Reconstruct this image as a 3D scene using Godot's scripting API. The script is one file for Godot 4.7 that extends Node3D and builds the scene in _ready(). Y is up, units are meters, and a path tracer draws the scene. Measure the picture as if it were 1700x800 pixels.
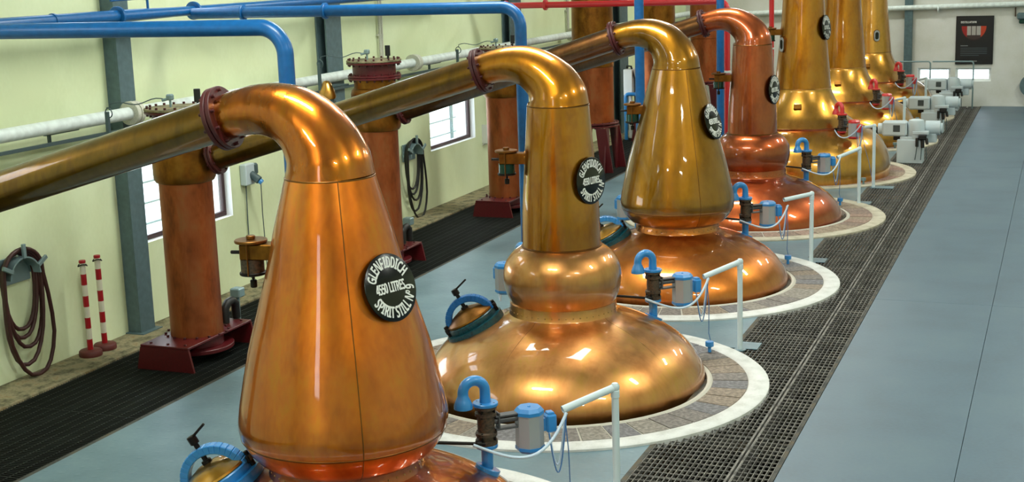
extends Node3D

# ---------------------------------------------------------------- mesh builder
class MB:
	var v := PackedVector3Array()
	var n := PackedVector3Array()
	func tri(a: Vector3, b: Vector3, c: Vector3, na: Vector3, nb: Vector3, nc: Vector3) -> void:
		var cr := (b - a).cross(c - a)
		if cr.length_squared() < 1e-16:
			return
		if cr.dot(na + nb + nc) > 0.0:
			v.append(a); v.append(c); v.append(b)
			n.append(na); n.append(nc); n.append(nb)
		else:
			v.append(a); v.append(b); v.append(c)
			n.append(na); n.append(nb); n.append(nc)
	func quad(a: Vector3, b: Vector3, c: Vector3, d: Vector3, na: Vector3, nb: Vector3, nc: Vector3, nd: Vector3) -> void:
		tri(a, b, c, na, nb, nc)
		tri(a, c, d, na, nc, nd)
	func flat(a: Vector3, b: Vector3, c: Vector3, d: Vector3, nn: Vector3) -> void:
		quad(a, b, c, d, nn, nn, nn, nn)
	# chamfered box
	func box(at: Vector3, size: Vector3, ch := 0.004, bs := Basis.IDENTITY) -> void:
		var h := size * 0.5
		ch = minf(ch, minf(h.x, minf(h.y, h.z)) * 0.6)
		if ch <= 0.0:
			for ax in 3:
				for s in [-1.0, 1.0]:
					var nn := Vector3.ZERO; nn[ax] = s
					var u := (ax + 1) % 3; var w := (ax + 2) % 3
					var q := []
					for k in [[-1, -1], [1, -1], [1, 1], [-1, 1]]:
						var p := Vector3.ZERO; p[ax] = s * h[ax]; p[u] = k[0] * h[u]; p[w] = k[1] * h[w]
						q.append(at + bs * p)
					flat(q[0], q[1], q[2], q[3], bs * nn)
			return
		for ax in 3:
			var u := (ax + 1) % 3; var w := (ax + 2) % 3
			for s in [-1.0, 1.0]:
				var nn := Vector3.ZERO; nn[ax] = s
				var q := []
				for k in [[-1, -1], [1, -1], [1, 1], [-1, 1]]:
					var p := Vector3.ZERO; p[ax] = s * h[ax]; p[u] = k[0] * (h[u] - ch); p[w] = k[1] * (h[w] - ch)
					q.append(at + bs * p)
				flat(q[0], q[1], q[2], q[3], bs * nn)
			for s in [-1.0, 1.0]:
				for t in [-1.0, 1.0]:
					var nn := Vector3.ZERO; nn[u] = s; nn[w] = t
					nn = nn.normalized()
					var q := []
					for k in [[0, -1], [0, 1], [1, 1], [1, -1]]:
						var p := Vector3.ZERO
						p[ax] = k[1] * (h[ax] - ch)
						p[u] = s * (h[u] - (ch if k[0] == 1 else 0.0)); p[w] = t * (h[w] - (0.0 if k[0] == 1 else ch))
						q.append(at + bs * p)
					flat(q[0], q[1], q[2], q[3], bs * nn)
		for sx in [-1.0, 1.0]:
			for sy in [-1.0, 1.0]:
				for sz in [-1.0, 1.0]:
					var a := at + bs * Vector3(sx * h.x, sy * (h.y - ch), sz * (h.z - ch))
					var b := at + bs * Vector3(sx * (h.x - ch), sy * h.y, sz * (h.z - ch))
					var c := at + bs * Vector3(sx * (h.x - ch), sy * (h.y - ch), sz * h.z)
					var nn := bs * Vector3(sx, sy, sz).normalized()
					tri(a, b, c, nn, nn, nn)
	# profile: Vector2(radius, y) from bottom to top, outside on the right
	func lathe(prof: Array, xf := Transform3D.IDENTITY, seg := 32, a0 := 0.0, a1 := TAU, hard := 0.75) -> void:
		var m := prof.size()
		var sn := []
		for i in m - 1:
			var d: Vector2 = prof[i + 1] - prof[i]
			sn.append(Vector2(d.y, -d.x).normalized())
		for i in m - 1:
			var p: Vector2 = prof[i]; var q: Vector2 = prof[i + 1]
			if p.distance_squared_to(q) < 1e-12:
				continue
			var n0: Vector2 = sn[i]; var n1: Vector2 = sn[i]
			if i > 0 and sn[i - 1].dot(sn[i]) > hard:
				n0 = (sn[i - 1] + sn[i]).normalized()
			if i < m - 2 and sn[i + 1].dot(sn[i]) > hard:
				n1 = (sn[i + 1] + sn[i]).normalized()
			for k in seg:
				var t0 := a0 + (a1 - a0) * k / seg; var t1 := a0 + (a1 - a0) * (k + 1) / seg
				var c0 := cos(t0); var s0 := sin(t0); var c1 := cos(t1); var s1 := sin(t1)
				quad(xf * Vector3(p.x * c0, p.y, p.x * s0), xf * Vector3(p.x * c1, p.y, p.x * s1),
					xf * Vector3(q.x * c1, q.y, q.x * s1), xf * Vector3(q.x * c0, q.y, q.x * s0),
					xf.basis * Vector3(n0.x * c0, n0.y, n0.x * s0), xf.basis * Vector3(n0.x * c1, n0.y, n0.x * s1),
					xf.basis * Vector3(n1.x * c1, n1.y, n1.x * s1), xf.basis * Vector3(n1.x * c0, n1.y, n1.x * s0))
	# a solid round bar from a to b with chamfered ends
	func cyl(a: Vector3, b: Vector3, r: float, seg := 16, ch := 0.004, r2 := -1.0) -> void:
		if r2 < 0.0: r2 = r
		var y := (b - a); var l := y.length(); y /= l
		ch = minf(ch, minf(l * 0.4, minf(r, r2) * 0.4))
		var x := y.cross(Vector3.RIGHT if absf(y.x) < 0.8 else Vector3.UP).normalized()
		var xf := Transform3D(Basis(x, y, x.cross(y)), a)
		lathe([Vector2(0, 0), Vector2(r - ch, 0), Vector2(r, ch), Vector2(r2, l - ch), Vector2(r2 - ch, l), Vector2(0, l)], xf, seg)
	# swept tube, radius per point
	func tube(path: Array, radii, seg := 16, caps := true, closed := false) -> void:
		var m := path.size()
		var tan := []
		for i in m:
			var a: Vector3 = path[(i - 1 + m) % m] if closed else path[maxi(i - 1, 0)]
			var b: Vector3 = path[(i + 1) % m] if closed else path[mini(i + 1, m - 1)]
			tan.append((b - a).normalized())
		var t0: Vector3 = tan[0]
		var u := t0.cross(Vector3.UP if absf(t0.y) < 0.9 else Vector3.RIGHT).normalized()
		var rings := []; var norms := []
		var prev: Vector3 = t0
		for i in m:
			var t: Vector3 = tan[i]
			var ax := prev.cross(t)
			if ax.length() > 1e-6:
				u = u.rotated(ax.normalized(), prev.angle_to(t))
			u = (u - t * u.dot(t)).normalized()
			prev = t
			var w := t.cross(u)
			var r: float = radii[i] if radii is Array else radii
			var dr := 0.0
			if radii is Array:
				var ia := maxi(i - 1, 0); var ib := mini(i + 1, m - 1)
				dr = (radii[ib] - radii[ia]) / maxf(1e-6, (path[ib] - path[ia]).length())
			var ring := []; var nr := []
			for k in seg:
				var th := TAU * k / seg
				var o := u * cos(th) + w * sin(th)
				ring.append(path[i] + o * r); nr.append((o - t * dr).normalized())
			rings.append(ring); norms.append(nr)
		for i in (m if closed else m - 1):
			var j := (i + 1) % m
			for k in seg:
				var l := (k + 1) % seg
				quad(rings[i][k], rings[i][l], rings[j][l], rings[j][k], norms[i][k], norms[i][l], norms[j][l], norms[j][k])
		if caps and not closed:
			for e in [[0, -1.0], [m - 1, 1.0]]:
				var nn: Vector3 = tan[e[0]] * e[1]
				for k in seg:
					tri(path[e[0]], rings[e[0]][k], rings[e[0]][(k + 1) % seg], nn, nn, nn)
	func prism(poly: PackedVector2Array, z0: float, z1: float, xf := Transform3D.IDENTITY) -> void:
		var idx := Geometry2D.triangulate_polygon(poly)
		for e in [[z0, -1.0], [z1, 1.0]]:
			var nn := xf.basis * Vector3(0, 0, e[1])
			for i in range(0, idx.size(), 3):
				tri(xf * Vector3(poly[idx[i]].x, poly[idx[i]].y, e[0]), xf * Vector3(poly[idx[i + 1]].x, poly[idx[i + 1]].y, e[0]), xf * Vector3(poly[idx[i + 2]].x, poly[idx[i + 2]].y, e[0]), nn, nn, nn)
		var area := 0.0
		for i in poly.size():
			area += poly[i].cross(poly[(i + 1) % poly.size()])
		for i in poly.size():
			var a := poly[i]; var b := poly[(i + 1) % poly.size()]
			var d := (b - a).normalized() * signf(area)
			var nn := xf.basis * Vector3(d.y, -d.x, 0)
			flat(xf * Vector3(a.x, a.y, z0), xf * Vector3(b.x, b.y, z0), xf * Vector3(b.x, b.y, z1), xf * Vector3(a.x, a.y, z1), nn)
	func mesh() -> ArrayMesh:
		var arr := []; arr.resize(Mesh.ARRAY_MAX)
		arr[Mesh.ARRAY_VERTEX] = v; arr[Mesh.ARRAY_NORMAL] = n
		var m := ArrayMesh.new()
		m.add_surface_from_arrays(Mesh.PRIMITIVE_TRIANGLES, arr)
		return m

var M := {}
var used := {}

# ---------------------------------------------------------------- object helpers
func numbered(called: String) -> String:
	if not used.has(called):
		used[called] = 0
		return called
	used[called] += 1
	return "%s_%03d" % [called, used[called]]

func thing(called: String, label: String, category: String, at := Vector3.ZERO, turn := 0.0, group := "") -> Node3D:
	var o := Node3D.new()
	o.name = numbered(called)
	add_child(o)
	o.position = at
	o.rotation.y = turn
	tag(o, label, category, group)
	return o

func tag(o: Node, label: String, category: String, group := "") -> void:
	o.set_meta("label", label)
	o.set_meta("category", category)
	if group != "":
		o.set_meta("group", group)

func part(parent: Node, called: String, mb: MB, mat: Material, label := "") -> MeshInstance3D:
	return part_mesh(parent, called, mb.mesh(), mat, label)

func part_mesh(parent: Node, called: String, mesh: Mesh, mat: Material, label := "") -> MeshInstance3D:
	var o := MeshInstance3D.new()
	o.mesh = mesh
	o.material_override = mat
	o.name = numbered(called) if parent == self else called
	parent.add_child(o, true)
	o.cast_shadow = GeometryInstance3D.SHADOW_CASTING_SETTING_ON
	if label != "":
		o.set_meta("label", label)
	return o

func struct(called: String, mb: MB, mat: Material) -> MeshInstance3D:
	var o := part(self, called, mb, mat)
	o.set_meta("kind", "structure")
	return o

# ---------------------------------------------------------------- textures and materials
func noise_img(sd: int, freq: float, oct: int, size := 256) -> Image:
	var f := FastNoiseLite.new()
	f.seed = sd; f.noise_type = FastNoiseLite.TYPE_SIMPLEX_SMOOTH
	f.frequency = freq; f.fractal_octaves = oct
	return f.get_seamless_image(size, size)

func ramp_tex(cols: Array, sd: int, freq: float, oct := 4, freq2 := 0.12, amt2 := 0.25, size := 256) -> ImageTexture:
	var a := noise_img(sd, freq, oct, size)
	var b := noise_img(sd + 7, freq2, 3, size)
	var g := Gradient.new()
	g.offsets = PackedFloat32Array(); g.colors = PackedColorArray()
	var offs := PackedFloat32Array(); var cs := PackedColorArray()
	for i in cols.size():
		offs.append(float(i) / (cols.size() - 1)); cs.append(cols[i])
	g.offsets = offs; g.colors = cs
	var im := Image.create(size, size, false, Image.FORMAT_RGB8)
	for y in size:
		for x in size:
			var t := a.get_pixel(x, y).r * (1.0 - amt2) + b.get_pixel(x, y).r * amt2
			im.set_pixel(x, y, g.sample(clampf((t - 0.2) / 0.6, 0, 1)))
	im.generate_mipmaps()
	return ImageTexture.create_from_image(im)

func grey_tex(sd: int, freq: float, oct: int, lo: float, hi: float, size := 256) -> ImageTexture:
	var a := noise_img(sd, freq, oct, size)
	var im := Image.create(size, size, false, Image.FORMAT_RGB8)
	for y in size:
		for x in size:
			var t := lerpf(lo, hi, clampf((a.get_pixel(x, y).r - 0.2) / 0.6, 0, 1))
			im.set_pixel(x, y, Color(t, t, t))
	im.generate_mipmaps()
	return ImageTexture.create_from_image(im)

func mat(c: Color, rough := 0.5, metal := 0.0) -> StandardMaterial3D:
	var m := StandardMaterial3D.new()
	m.albedo_color = c; m.roughness = rough; m.metallic = metal
	return m

func tri_mat(tex: Texture2D, sc: Vector3, rough := 0.5, metal := 0.0, tint := Color.WHITE) -> StandardMaterial3D:
	var m := mat(tint, rough, metal)
	m.albedo_texture = tex
	m.uv1_triplanar = true
	m.uv1_world_triplanar = true
	m.uv1_scale = sc
	return m

func copper(cols: Array, sd: int, rough := 0.26, dent := 0.10) -> StandardMaterial3D:
	var m := tri_mat(ramp_tex(cols, sd, 0.016, 4, 0.10, 0.30), Vector3(0.9, 0.35, 0.9), rough, 1.0)
	m.roughness_texture = T.copper_rough
	m.roughness = 1.0 * rough / 0.26
	m.heightmap_enabled = true
	m.heightmap_texture = T.dents
	m.heightmap_scale = dent
	m.clearcoat_enabled = true
	m.clearcoat = 1.0
	m.clearcoat_roughness = 0.04
	return m

var T := {}

func make_materials() -> void:
	T.copper_rough = grey_tex(31, 0.03, 5, 0.33, 0.44)
	T.dents = grey_tex(44, 0.02, 2, 0.0, 1.0)
	T.grime = grey_tex(12, 0.05, 5, 0.90, 1.0)
	M.copper_orange = copper([Color(0.72, 0.36, 0.10), Color(0.80, 0.42, 0.11), Color(0.85, 0.47, 0.13), Color(0.83, 0.52, 0.12)], 3)
	M.copper_dented = copper([Color(0.68, 0.35, 0.11), Color(0.77, 0.41, 0.12), Color(0.81, 0.46, 0.13), Color(0.79, 0.50, 0.13)], 4, 0.20, 0.6)
	M.copper_gold = copper([Color(0.53, 0.35, 0.08), Color(0.60, 0.40, 0.09), Color(0.64, 0.44, 0.12), Color(0.63, 0.43, 0.16)], 8)
	M.copper_tan = copper([Color(0.74, 0.49, 0.27), Color(0.81, 0.55, 0.31), Color(0.85, 0.60, 0.35), Color(0.82, 0.61, 0.30)], 5)
	M.copper_amber = copper([Color(0.70, 0.40, 0.16), Color(0.77, 0.45, 0.18), Color(0.81, 0.49, 0.21), Color(0.78, 0.50, 0.18)], 6)
	M.copper_red = copper([Color(0.59, 0.28, 0.14), Color(0.66, 0.32, 0.16), Color(0.71, 0.36, 0.18), Color(0.67, 0.35, 0.16)], 9)
	M.brass = copper([Color(0.72, 0.50, 0.19), Color(0.80, 0.57, 0.22), Color(0.85, 0.62, 0.27), Color(0.82, 0.60, 0.31)], 15, 0.22, 0.04)
	M.neck_gold = copper([Color(0.64, 0.39, 0.09), Color(0.72, 0.45, 0.10), Color(0.76, 0.50, 0.12), Color(0.73, 0.50, 0.15)], 19, 0.24)
	M.arm_gold = copper([Color(0.42, 0.29, 0.08), Color(0.50, 0.35, 0.09), Color(0.54, 0.38, 0.11), Color(0.48, 0.32, 0.11)], 21, 0.24, 0.05)
	M.arm_dark = copper([Color(0.36, 0.23, 0.13), Color(0.43, 0.28, 0.15), Color(0.47, 0.31, 0.16), Color(0.41, 0.26, 0.14)], 23, 0.26, 0.05)
	M.cond = tri_mat(ramp_tex([Color(0.46, 0.24, 0.12), Color(0.56, 0.29, 0.14), Color(0.62, 0.34, 0.18), Color(0.60, 0.38, 0.22)], 25, 0.012, 5, 0.1, 0.3), Vector3(1.1, 0.35, 1.1), 0.42, 0.75)
	M.cond_head = tri_mat(ramp_tex([Color(0.40, 0.24, 0.07), Color(0.52, 0.33, 0.10), Color(0.59, 0.40, 0.14)], 27, 0.02, 4), Vector3(1, 0.6, 1), 0.36, 0.85)
	M.seam = mat(Color(0.50, 0.33, 0.15), 0.42, 0.9)
	M.rivet = mat(Color(0.74, 0.56, 0.34), 0.3, 1.0)
	M.maroon = tri_mat(T.grime, Vector3(3, 3, 3), 0.45, 0.0, Color(0.28, 0.065, 0.075))
	M.stand_red = tri_mat(T.grime, Vector3(2, 2, 2), 0.4, 0.0, Color(0.34, 0.045, 0.075))
	M.red = mat(Color(0.80, 0.05, 0.10), 0.3)
	M.red.clearcoat_enabled = true
	M.blue_pipe = tri_mat(T.grime, Vector3(1, 1, 1), 0.33, 0.0, Color(0.06, 0.38, 0.64))
	M.blue = mat(Color(0.08, 0.50, 0.78), 0.28)
	M.blue.clearcoat_enabled = true
	M.teal = tri_mat(ramp_tex([Color(0.02, 0.10, 0.12), Color(0.04, 0.26, 0.32), Color(0.06, 0.33, 0.30)], 41, 0.03, 4), Vector3(4, 4, 4), 0.35, 0.0)
	M.valve_brown = tri_mat(ramp_tex([Color(0.20, 0.17, 0.14), Color(0.34, 0.29, 0.24), Color(0.42, 0.31, 0.22)], 43, 0.03, 4), Vector3(5, 5, 5), 0.5, 0.4)
	M.dark_metal = mat(Color(0.11, 0.09, 0.08), 0.45, 0.6)
	M.bracket = mat(Color(0.36, 0.36, 0.37), 0.4, 0.4)
	M.alu = mat(Color(0.66, 0.67, 0.68), 0.38, 0.35)
	M.white_paint = mat(Color(0.80, 0.86, 0.88), 0.35)
	M.cable_white = mat(Color(0.78, 0.85, 0.92), 0.45)
	M.cable_blue = mat(Color(0.30, 0.48, 0.70), 0.5)
	M.black = mat(Color(0.012, 0.012, 0.014), 0.22)
	M.black_rubber = mat(Color(0.03, 0.035, 0.035), 0.5)
	M.brown_rubber = mat(Color(0.24, 0.11, 0.10), 0.5)
	M.letter = mat(Color(0.92, 0.92, 0.90), 0.4)
	M.letter.cull_mode = BaseMaterial3D.CULL_DISABLED
	M.wall = tri_mat(ramp_tex([Color(0.84, 0.88, 0.71), Color(0.87, 0.91, 0.75), Color(0.89, 0.93, 0.78)], 51, 0.01, 4, 0.2, 0.2), Vector3(0.35, 0.22, 0.35), 0.7)
	M.wall_far = tri_mat(ramp_tex([Color(0.78, 0.78, 0.74), Color(0.81, 0.81, 0.78), Color(0.83, 0.83, 0.81)], 52, 0.01, 4, 0.2, 0.2), Vector3(0.35, 0.35, 0.35), 0.7)
	M.ceiling = mat(Color(0.80, 0.82, 0.80), 0.8)
	M.column = tri_mat(T.grime, Vector3(0.8, 0.8, 0.8), 0.5, 0.0, Color(0.34, 0.43, 0.45))
	M.concrete = tri_mat(ramp_tex([Color(0.30, 0.28, 0.20), Color(0.46, 0.44, 0.33), Color(0.58, 0.54, 0.42), Color(0.52, 0.44, 0.30)], 61, 0.02, 5, 0.12, 0.3), Vector3(0.8, 0.8, 0.8), 0.85)
	M.deck = tri_mat(ramp_tex([Color(0.36, 0.46, 0.50), Color(0.39, 0.49, 0.53), Color(0.42, 0.52, 0.56)], 71, 0.012, 5, 0.2, 0.3), Vector3(0.4, 0.4, 0.4), 0.42)
	M.deck.heightmap_enabled = true
	M.deck.heightmap_texture = stud_tex()
	M.deck.heightmap_scale = 0.25
	M.aisle = tri_mat(ramp_tex([Color(0.32, 0.39, 0.44), Color(0.34, 0.42, 0.475), Color(0.36, 0.44, 0.485)], 73, 0.01, 5, 0.3, 0.3), Vector3(0.3, 0.3, 0.3), 0.45)
	M.grate = tri_mat(ramp_tex([Color(0.30, 0.29, 0.27), Color(0.46, 0.45, 0.43), Color(0.55, 0.53, 0.49)], 81, 0.02, 3), Vector3(0.9, 0.9, 0.9), 0.6, 0.2)
	M.grate_dark = tri_mat(ramp_tex([Color(0.045, 0.06, 0.05), Color(0.08, 0.10, 0.085), Color(0.13, 0.15, 0.14)], 83, 0.02, 4), Vector3(0.7, 0.7, 0.7), 0.65, 0.1)
	M.beam = tri_mat(ramp_tex([Color(0.16, 0.16, 0.14), Color(0.28, 0.28, 0.26), Color(0.35, 0.30, 0.22)], 85, 0.02, 4), Vector3(0.8, 0.8, 0.8), 0.7, 0.1)
	M.pit = tri_mat(ramp_tex([Color(0.02, 0.02, 0.02), Color(0.06, 0.06, 0.055), Color(0.17, 0.19, 0.07), Color(0.20, 0.15, 0.09)], 87, 0.02, 4), Vector3(0.35, 0.35, 0.35), 0.85)
	M.kerb = tri_mat(ramp_tex([Color(0.76, 0.76, 0.74), Color(0.84, 0.84, 0.83), Color(0.88, 0.88, 0.87)], 91, 0.02, 5, 0.2, 0.3), Vector3(0.8, 0.8, 0.8), 0.75)
	M.kerb_warm = tri_mat(ramp_tex([Color(0.64, 0.60, 0.52), Color(0.74, 0.71, 0.63), Color(0.80, 0.77, 0.70)], 92, 0.02, 5, 0.2, 0.3), Vector3(0.8, 0.8, 0.8), 0.75)
	M.mortar = mat(Color(0.76, 0.74, 0.69), 0.9)
	var bt := grey_tex(95, 0.04, 4, 0.75, 1.0)
	M.bricks = []
	for c in [Color(0.62, 0.59, 0.55), Color(0.55, 0.52, 0.50), Color(0.61, 0.55, 0.49), Color(0.52, 0.51, 0.52)]:
		M.bricks.append(tri_mat(bt, Vector3(2, 2, 2), 0.8, 0.0, c))
	M.bricks_warm = []
	for c in [Color(0.68, 0.57, 0.51), Color(0.65, 0.52, 0.47), Color(0.66, 0.59, 0.51), Color(0.60, 0.52, 0.47)]:
		M.bricks_warm.append(tri_mat(bt, Vector3(2, 2, 2), 0.8, 0.0, c))
	M.window_frame = mat(Color(0.20, 0.09, 0.10), 0.4)
	M.reveal = mat(Color(0.90, 0.91, 0.90), 0.6)
	M.glass = mat(Color(0.9, 0.97, 0.97, 0.12), 0.02)
	M.glass.transparency = BaseMaterial3D.TRANSPARENCY_ALPHA
	M.green_glass = mat(Color(0.07, 0.22, 0.18), 0.1)
	M.outside = mat(Color(0.80, 0.84, 0.82), 0.9)
	M.outside_wall = mat(Color(0.86, 0.87, 0.86), 0.9)
	M.outside_green = mat(Color(0.40, 0.52, 0.22), 0.9)
	M.rail_grey = mat(Color(0.26, 0.33, 0.34), 0.5)
	M.pipe_white = tri_mat(T.grime, Vector3(0.7, 0.7, 0.7), 0.4, 0.0, Color(0.90, 0.94, 0.93))
	M.lagging = tri_mat(T.grime, Vector3(4, 4, 4), 0.8, 0.0, Color(0.80, 0.80, 0.74))
	M.machine = mat(Color(0.74, 0.79, 0.81), 0.4)
	M.machine_dark = mat(Color(0.22, 0.26, 0.27), 0.4)
	M.lamp_white = mat(Color(0.9, 0.9, 0.9), 0.5)
	M.tube = mat(Color(1, 1, 1), 0.5)
	M.tube.emission_enabled = true
	M.tube.emission = Color(1.0, 0.99, 0.95)
	M.tube.emission_energy_multiplier = 4.0
	M.bright_red = mat(Color(0.62, 0.05, 0.10), 0.4)
	M.bollard_white = mat(Color(0.82, 0.80, 0.72), 0.5)
	M.bollard_foot = mat(Color(0.36, 0.14, 0.12), 0.6)
	M.hook = mat(Color(0.48, 0.57, 0.58), 0.4, 0.2)

func stud_tex() -> ImageTexture:
	var im := Image.create(256, 256, false, Image.FORMAT_RGB8)
	for y in 256:
		for x in 256:
			var p := 16.0
			var dx := fposmod(x + (8.0 if int(y / p) % 2 == 1 else 0.0), p) - p / 2
			var dy := fposmod(y, p) - p / 2
			var t := clampf(1.0 - (absf(dx) * 0.25 + absf(dy) * 0.5), 0, 1)
			im.set_pixel(x, y, Color(t, t, t))
	im.generate_mipmaps()
	return ImageTexture.create_from_image(im)

# ---------------------------------------------------------------- scene constants
const AX := -4.235
const ZS := [-7.5, -11.72, -15.82, -20.1, -24.3, -28.8, -33.15]
const ZR := [-7.35, -11.55, -15.73, -20.13, -24.5, -28.9, -33.2]
const CX := -8.06
const ZC := [-7.2, -11.38, -15.55, -19.8, -24.25, -28.6, -32.9]
const SN := ["the cone-headed still signed 9", "the golden ball-bulged still", "the cone-headed still between two ball-bulged stills", "the reddish ball-bulged still", "the wide-necked still beside the reddish one", "the middle wide-necked still", "the wide-necked still by the end wall"]
const WALL_X := -9.3
const FAR_Z := -35.78

func _ready() -> void:
	# camera
	var cam := Camera3D.new()
	cam.name = "camera"
	add_child(cam)
	cam.position = Vector3(0, 3.8, 0)
	cam.basis = Basis(Vector3.UP, deg_to_rad(21.962)) * Basis(Vector3.RIGHT, deg_to_rad(-11.340)) * Basis(Vector3.BACK, deg_to_rad(-1.874))
	cam.fov = rad_to_deg(2.0 * atan(400.0 / 2292.36))
	cam.near = 0.1
	cam.far = 300.0
	cam.current = true
	# sky and exposure
	var we := WorldEnvironment.new()
	we.name = "environment"
	var env := Environment.new()
	var sky := Sky.new()
	var sm := ProceduralSkyMaterial.new()
	sm.sky_top_color = Color(0.86, 0.91, 0.97)
	sm.sky_horizon_color = Color(0.95, 0.97, 0.98)
	sm.ground_bottom_color = Color(0.6, 0.62, 0.6)
	sm.ground_horizon_color = Color(0.85, 0.87, 0.86)
	sm.sky_energy_multiplier = 1.9
	sm.ground_energy_multiplier = 1.9
	sky.sky_material = sm
	env.background_mode = Environment.BG_SKY
	env.sky = sky
	env.tonemap_mode = Environment.TONE_MAPPER_LINEAR
	env.tonemap_exposure = 2.0
	env.sdfgi_enabled = true
	env.ssao_enabled = true
	env.ssil_enabled = true
	we.environment = env
	add_child(we)
	make_materials()
	build_room()
	build_gratings()
	for i in 7:
		build_kerb(i)
	build_stills()
	build_condensers()
	build_overhead_pipes()
	for i in 7:
		build_valves(i)
	build_wall_things()
	build_far_end()

# ---------------------------------------------------------------- room
func csg_box(parent: Node, at: Vector3, size: Vector3, m: Material, cut := false) -> CSGBox3D:
	var b := CSGBox3D.new()
	b.size = size
	b.position = at
	b.material = m
	if cut:
		b.operation = CSGShape3D.OPERATION_SUBTRACTION
		b.name = "opening"
	else:
		b.name = "body"
	parent.add_child(b, true)
	return b

func build_room() -> void:
	# side wall beside the condensers, with low windows and a clerestory above
	var wl := CSGCombiner3D.new()
	wl.name = "wall_left"
	wl.set_meta("kind", "structure")
	add_child(wl)
	csg_box(wl, Vector3(WALL_X - 0.175, 2.5, -15.4), Vector3(0.35, 8.4, 41.2), M.wall)
	var low := [[-12.2, -14.05], [-19.75, -21.55], [-26.8, -28.6]]
	for w in low:
		csg_box(wl, Vector3(WALL_X - 0.175, 1.36, (w[0] + w[1]) / 2), Vector3(0.5, 0.88, absf(w[1] - w[0])), M.reveal, true)
	var high := [[-4.5, -7.0], [-11.0, -14.0], [-16.2, -18.2], [-21.8, -24.2], [-28.0, -30.5]]
	for w in high:
		csg_box(wl, Vector3(WALL_X - 0.175, 4.45, (w[0] + w[1]) / 2), Vector3(0.5, 1.1, absf(w[1] - w[0])), M.reveal, true)
	var wi := 0
	for w in low:
		wi += 1
		window(wi, "x", WALL_X - 0.12, w[0], w[1], 0.92, 1.80, M.window_frame)
	for w in high:
		wi += 1
		window(wi, "x", WALL_X - 0.12, w[0], w[1], 3.9, 5.0, M.window_frame)
	# end wall
	var wf := CSGCombiner3D.new()
	wf.name = "wall_far"
	wf.set_meta("kind", "structure")
	add_child(wf)
	csg_box(wf, Vector3(-0.65, 2.5, FAR_Z - 0.175), Vector3(17.3, 8.4, 0.35), M.wall_far)
	var fw := [[-3.40, -2.62], [-2.50, -1.67]]
	for w in fw:
		csg_box(wf, Vector3((w[0] + w[1]) / 2, 0.775, FAR_Z - 0.175), Vector3(w[1] - w[0], 0.33, 0.5), M.reveal, true)
	for w in fw:
		wi += 1
		window(wi, "z", FAR_Z - 0.12, w[0], w[1], 0.61, 0.94, M.reveal)
	# wall behind the viewer, with one large window
	var wb := CSGCombiner3D.new()
	wb.name = "wall_back"
	wb.set_meta("kind", "structure")
	add_child(wb)
	csg_box(wb, Vector3(-0.65, 2.5, 5.175), Vector3(17.3, 8.4, 0.35), M.wall)
	csg_box(wb, Vector3(-4.05, 4.4, 5.175), Vector3(1.3, 3.6, 0.5), M.reveal, true)
	wi += 1
	window(wi, "z", 5.12, -4.7, -3.4, 2.6, 6.2, M.window_frame)
	var b := MB.new()
	b.box(Vector3(8.175, 2.5, -15.4), Vector3(0.35, 8.4, 41.2), 0.0)
	struct("wall_right", b, M.wall)
	b = MB.new()
	b.box(Vector3(-0.65, 6.6, -15.4), Vector3(17.6, 0.2, 41.6), 0.0)
	struct("ceiling", b, M.ceiling)
	# pit below the gratings
	b = MB.new()
	b.box(Vector3(-0.65, -1.7, -15.4), Vector3(17.6, 0.2, 41.6), 0.0)
	struct("floor_pit", b, M.pit)
	# steel deck with a hole for every still
	var dk := CSGCombiner3D.new()
	dk.name = "floor_deck"
	dk.set_meta("kind", "structure")
	add_child(dk)
	csg_box(dk, Vector3((-7.38 - 2.95) / 2, -0.05, -15.4), Vector3(7.38 - 2.95, 0.1, 41.0), M.deck)
	for i in 7:
		var c := CSGCylinder3D.new()
		c.radius = 1.58
		c.height = 0.6
		c.sides = 56
		c.position = Vector3(AX, 0, ZR[i])
		c.operation = CSGShape3D.OPERATION_SUBTRACTION
		c.material = M.deck
		c.name = "opening"
		dk.add_child(c, true)
	# painted aisle in plates
	var fl := Node3D.new()
	fl.name = "floor"
	fl.set_meta("kind", "structure")
	add_child(fl)
	var xs := [-1.866, -0.62, 3.4, 8.1]
	for i in 3:
		for k in 4:
			b = MB.new()
			var z0 := 5.0 - 10.2 * k; var z1 := 5.0 - 10.2 * (k + 1)
			if k == 3: z1 = FAR_Z
			b.box(Vector3((xs[i] + xs[i + 1]) / 2, -0.05, (z0 + z1) / 2), Vector3(xs[i + 1] - xs[i] - 0.004, 0.1, z0 - z1 - 0.004), 0.002)
			part(fl, "floor_plate", b, M.aisle)
	# concrete strip along the wall
	b = MB.new()
	b.box(Vector3(-9.05, -0.02, -15.4), Vector3(0.5, 0.08, 41.0), 0.012)
	struct("floor_strip", b, M.concrete)
	b = MB.new()
	b.box(Vector3(-7.40, -0.055, -15.4), Vector3(0.04, 0.11, 41.0), 0.0)
	b.box(Vector3(-2.93, -0.055, -15.4), Vector3(0.04, 0.11, 41.0), 0.0)
	b.box(Vector3(-1.885, -0.055, -15.4), Vector3(0.03, 0.108, 41.0), 0.0)
	struct("trim_1", b, M.beam)
	# outside, seen through the low windows
	b = MB.new()
	b.box(Vector3(-30, -0.6, -20), Vector3(41, 0.2, 80), 0.0)
	struct("ground_outside", b, M.outside)
	b = MB.new()
	b.box(Vector3(-0.6, -0.6, -60), Vector3(18, 0.2, 48), 0.0)
	struct("ground_behind", b, M.outside)
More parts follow.
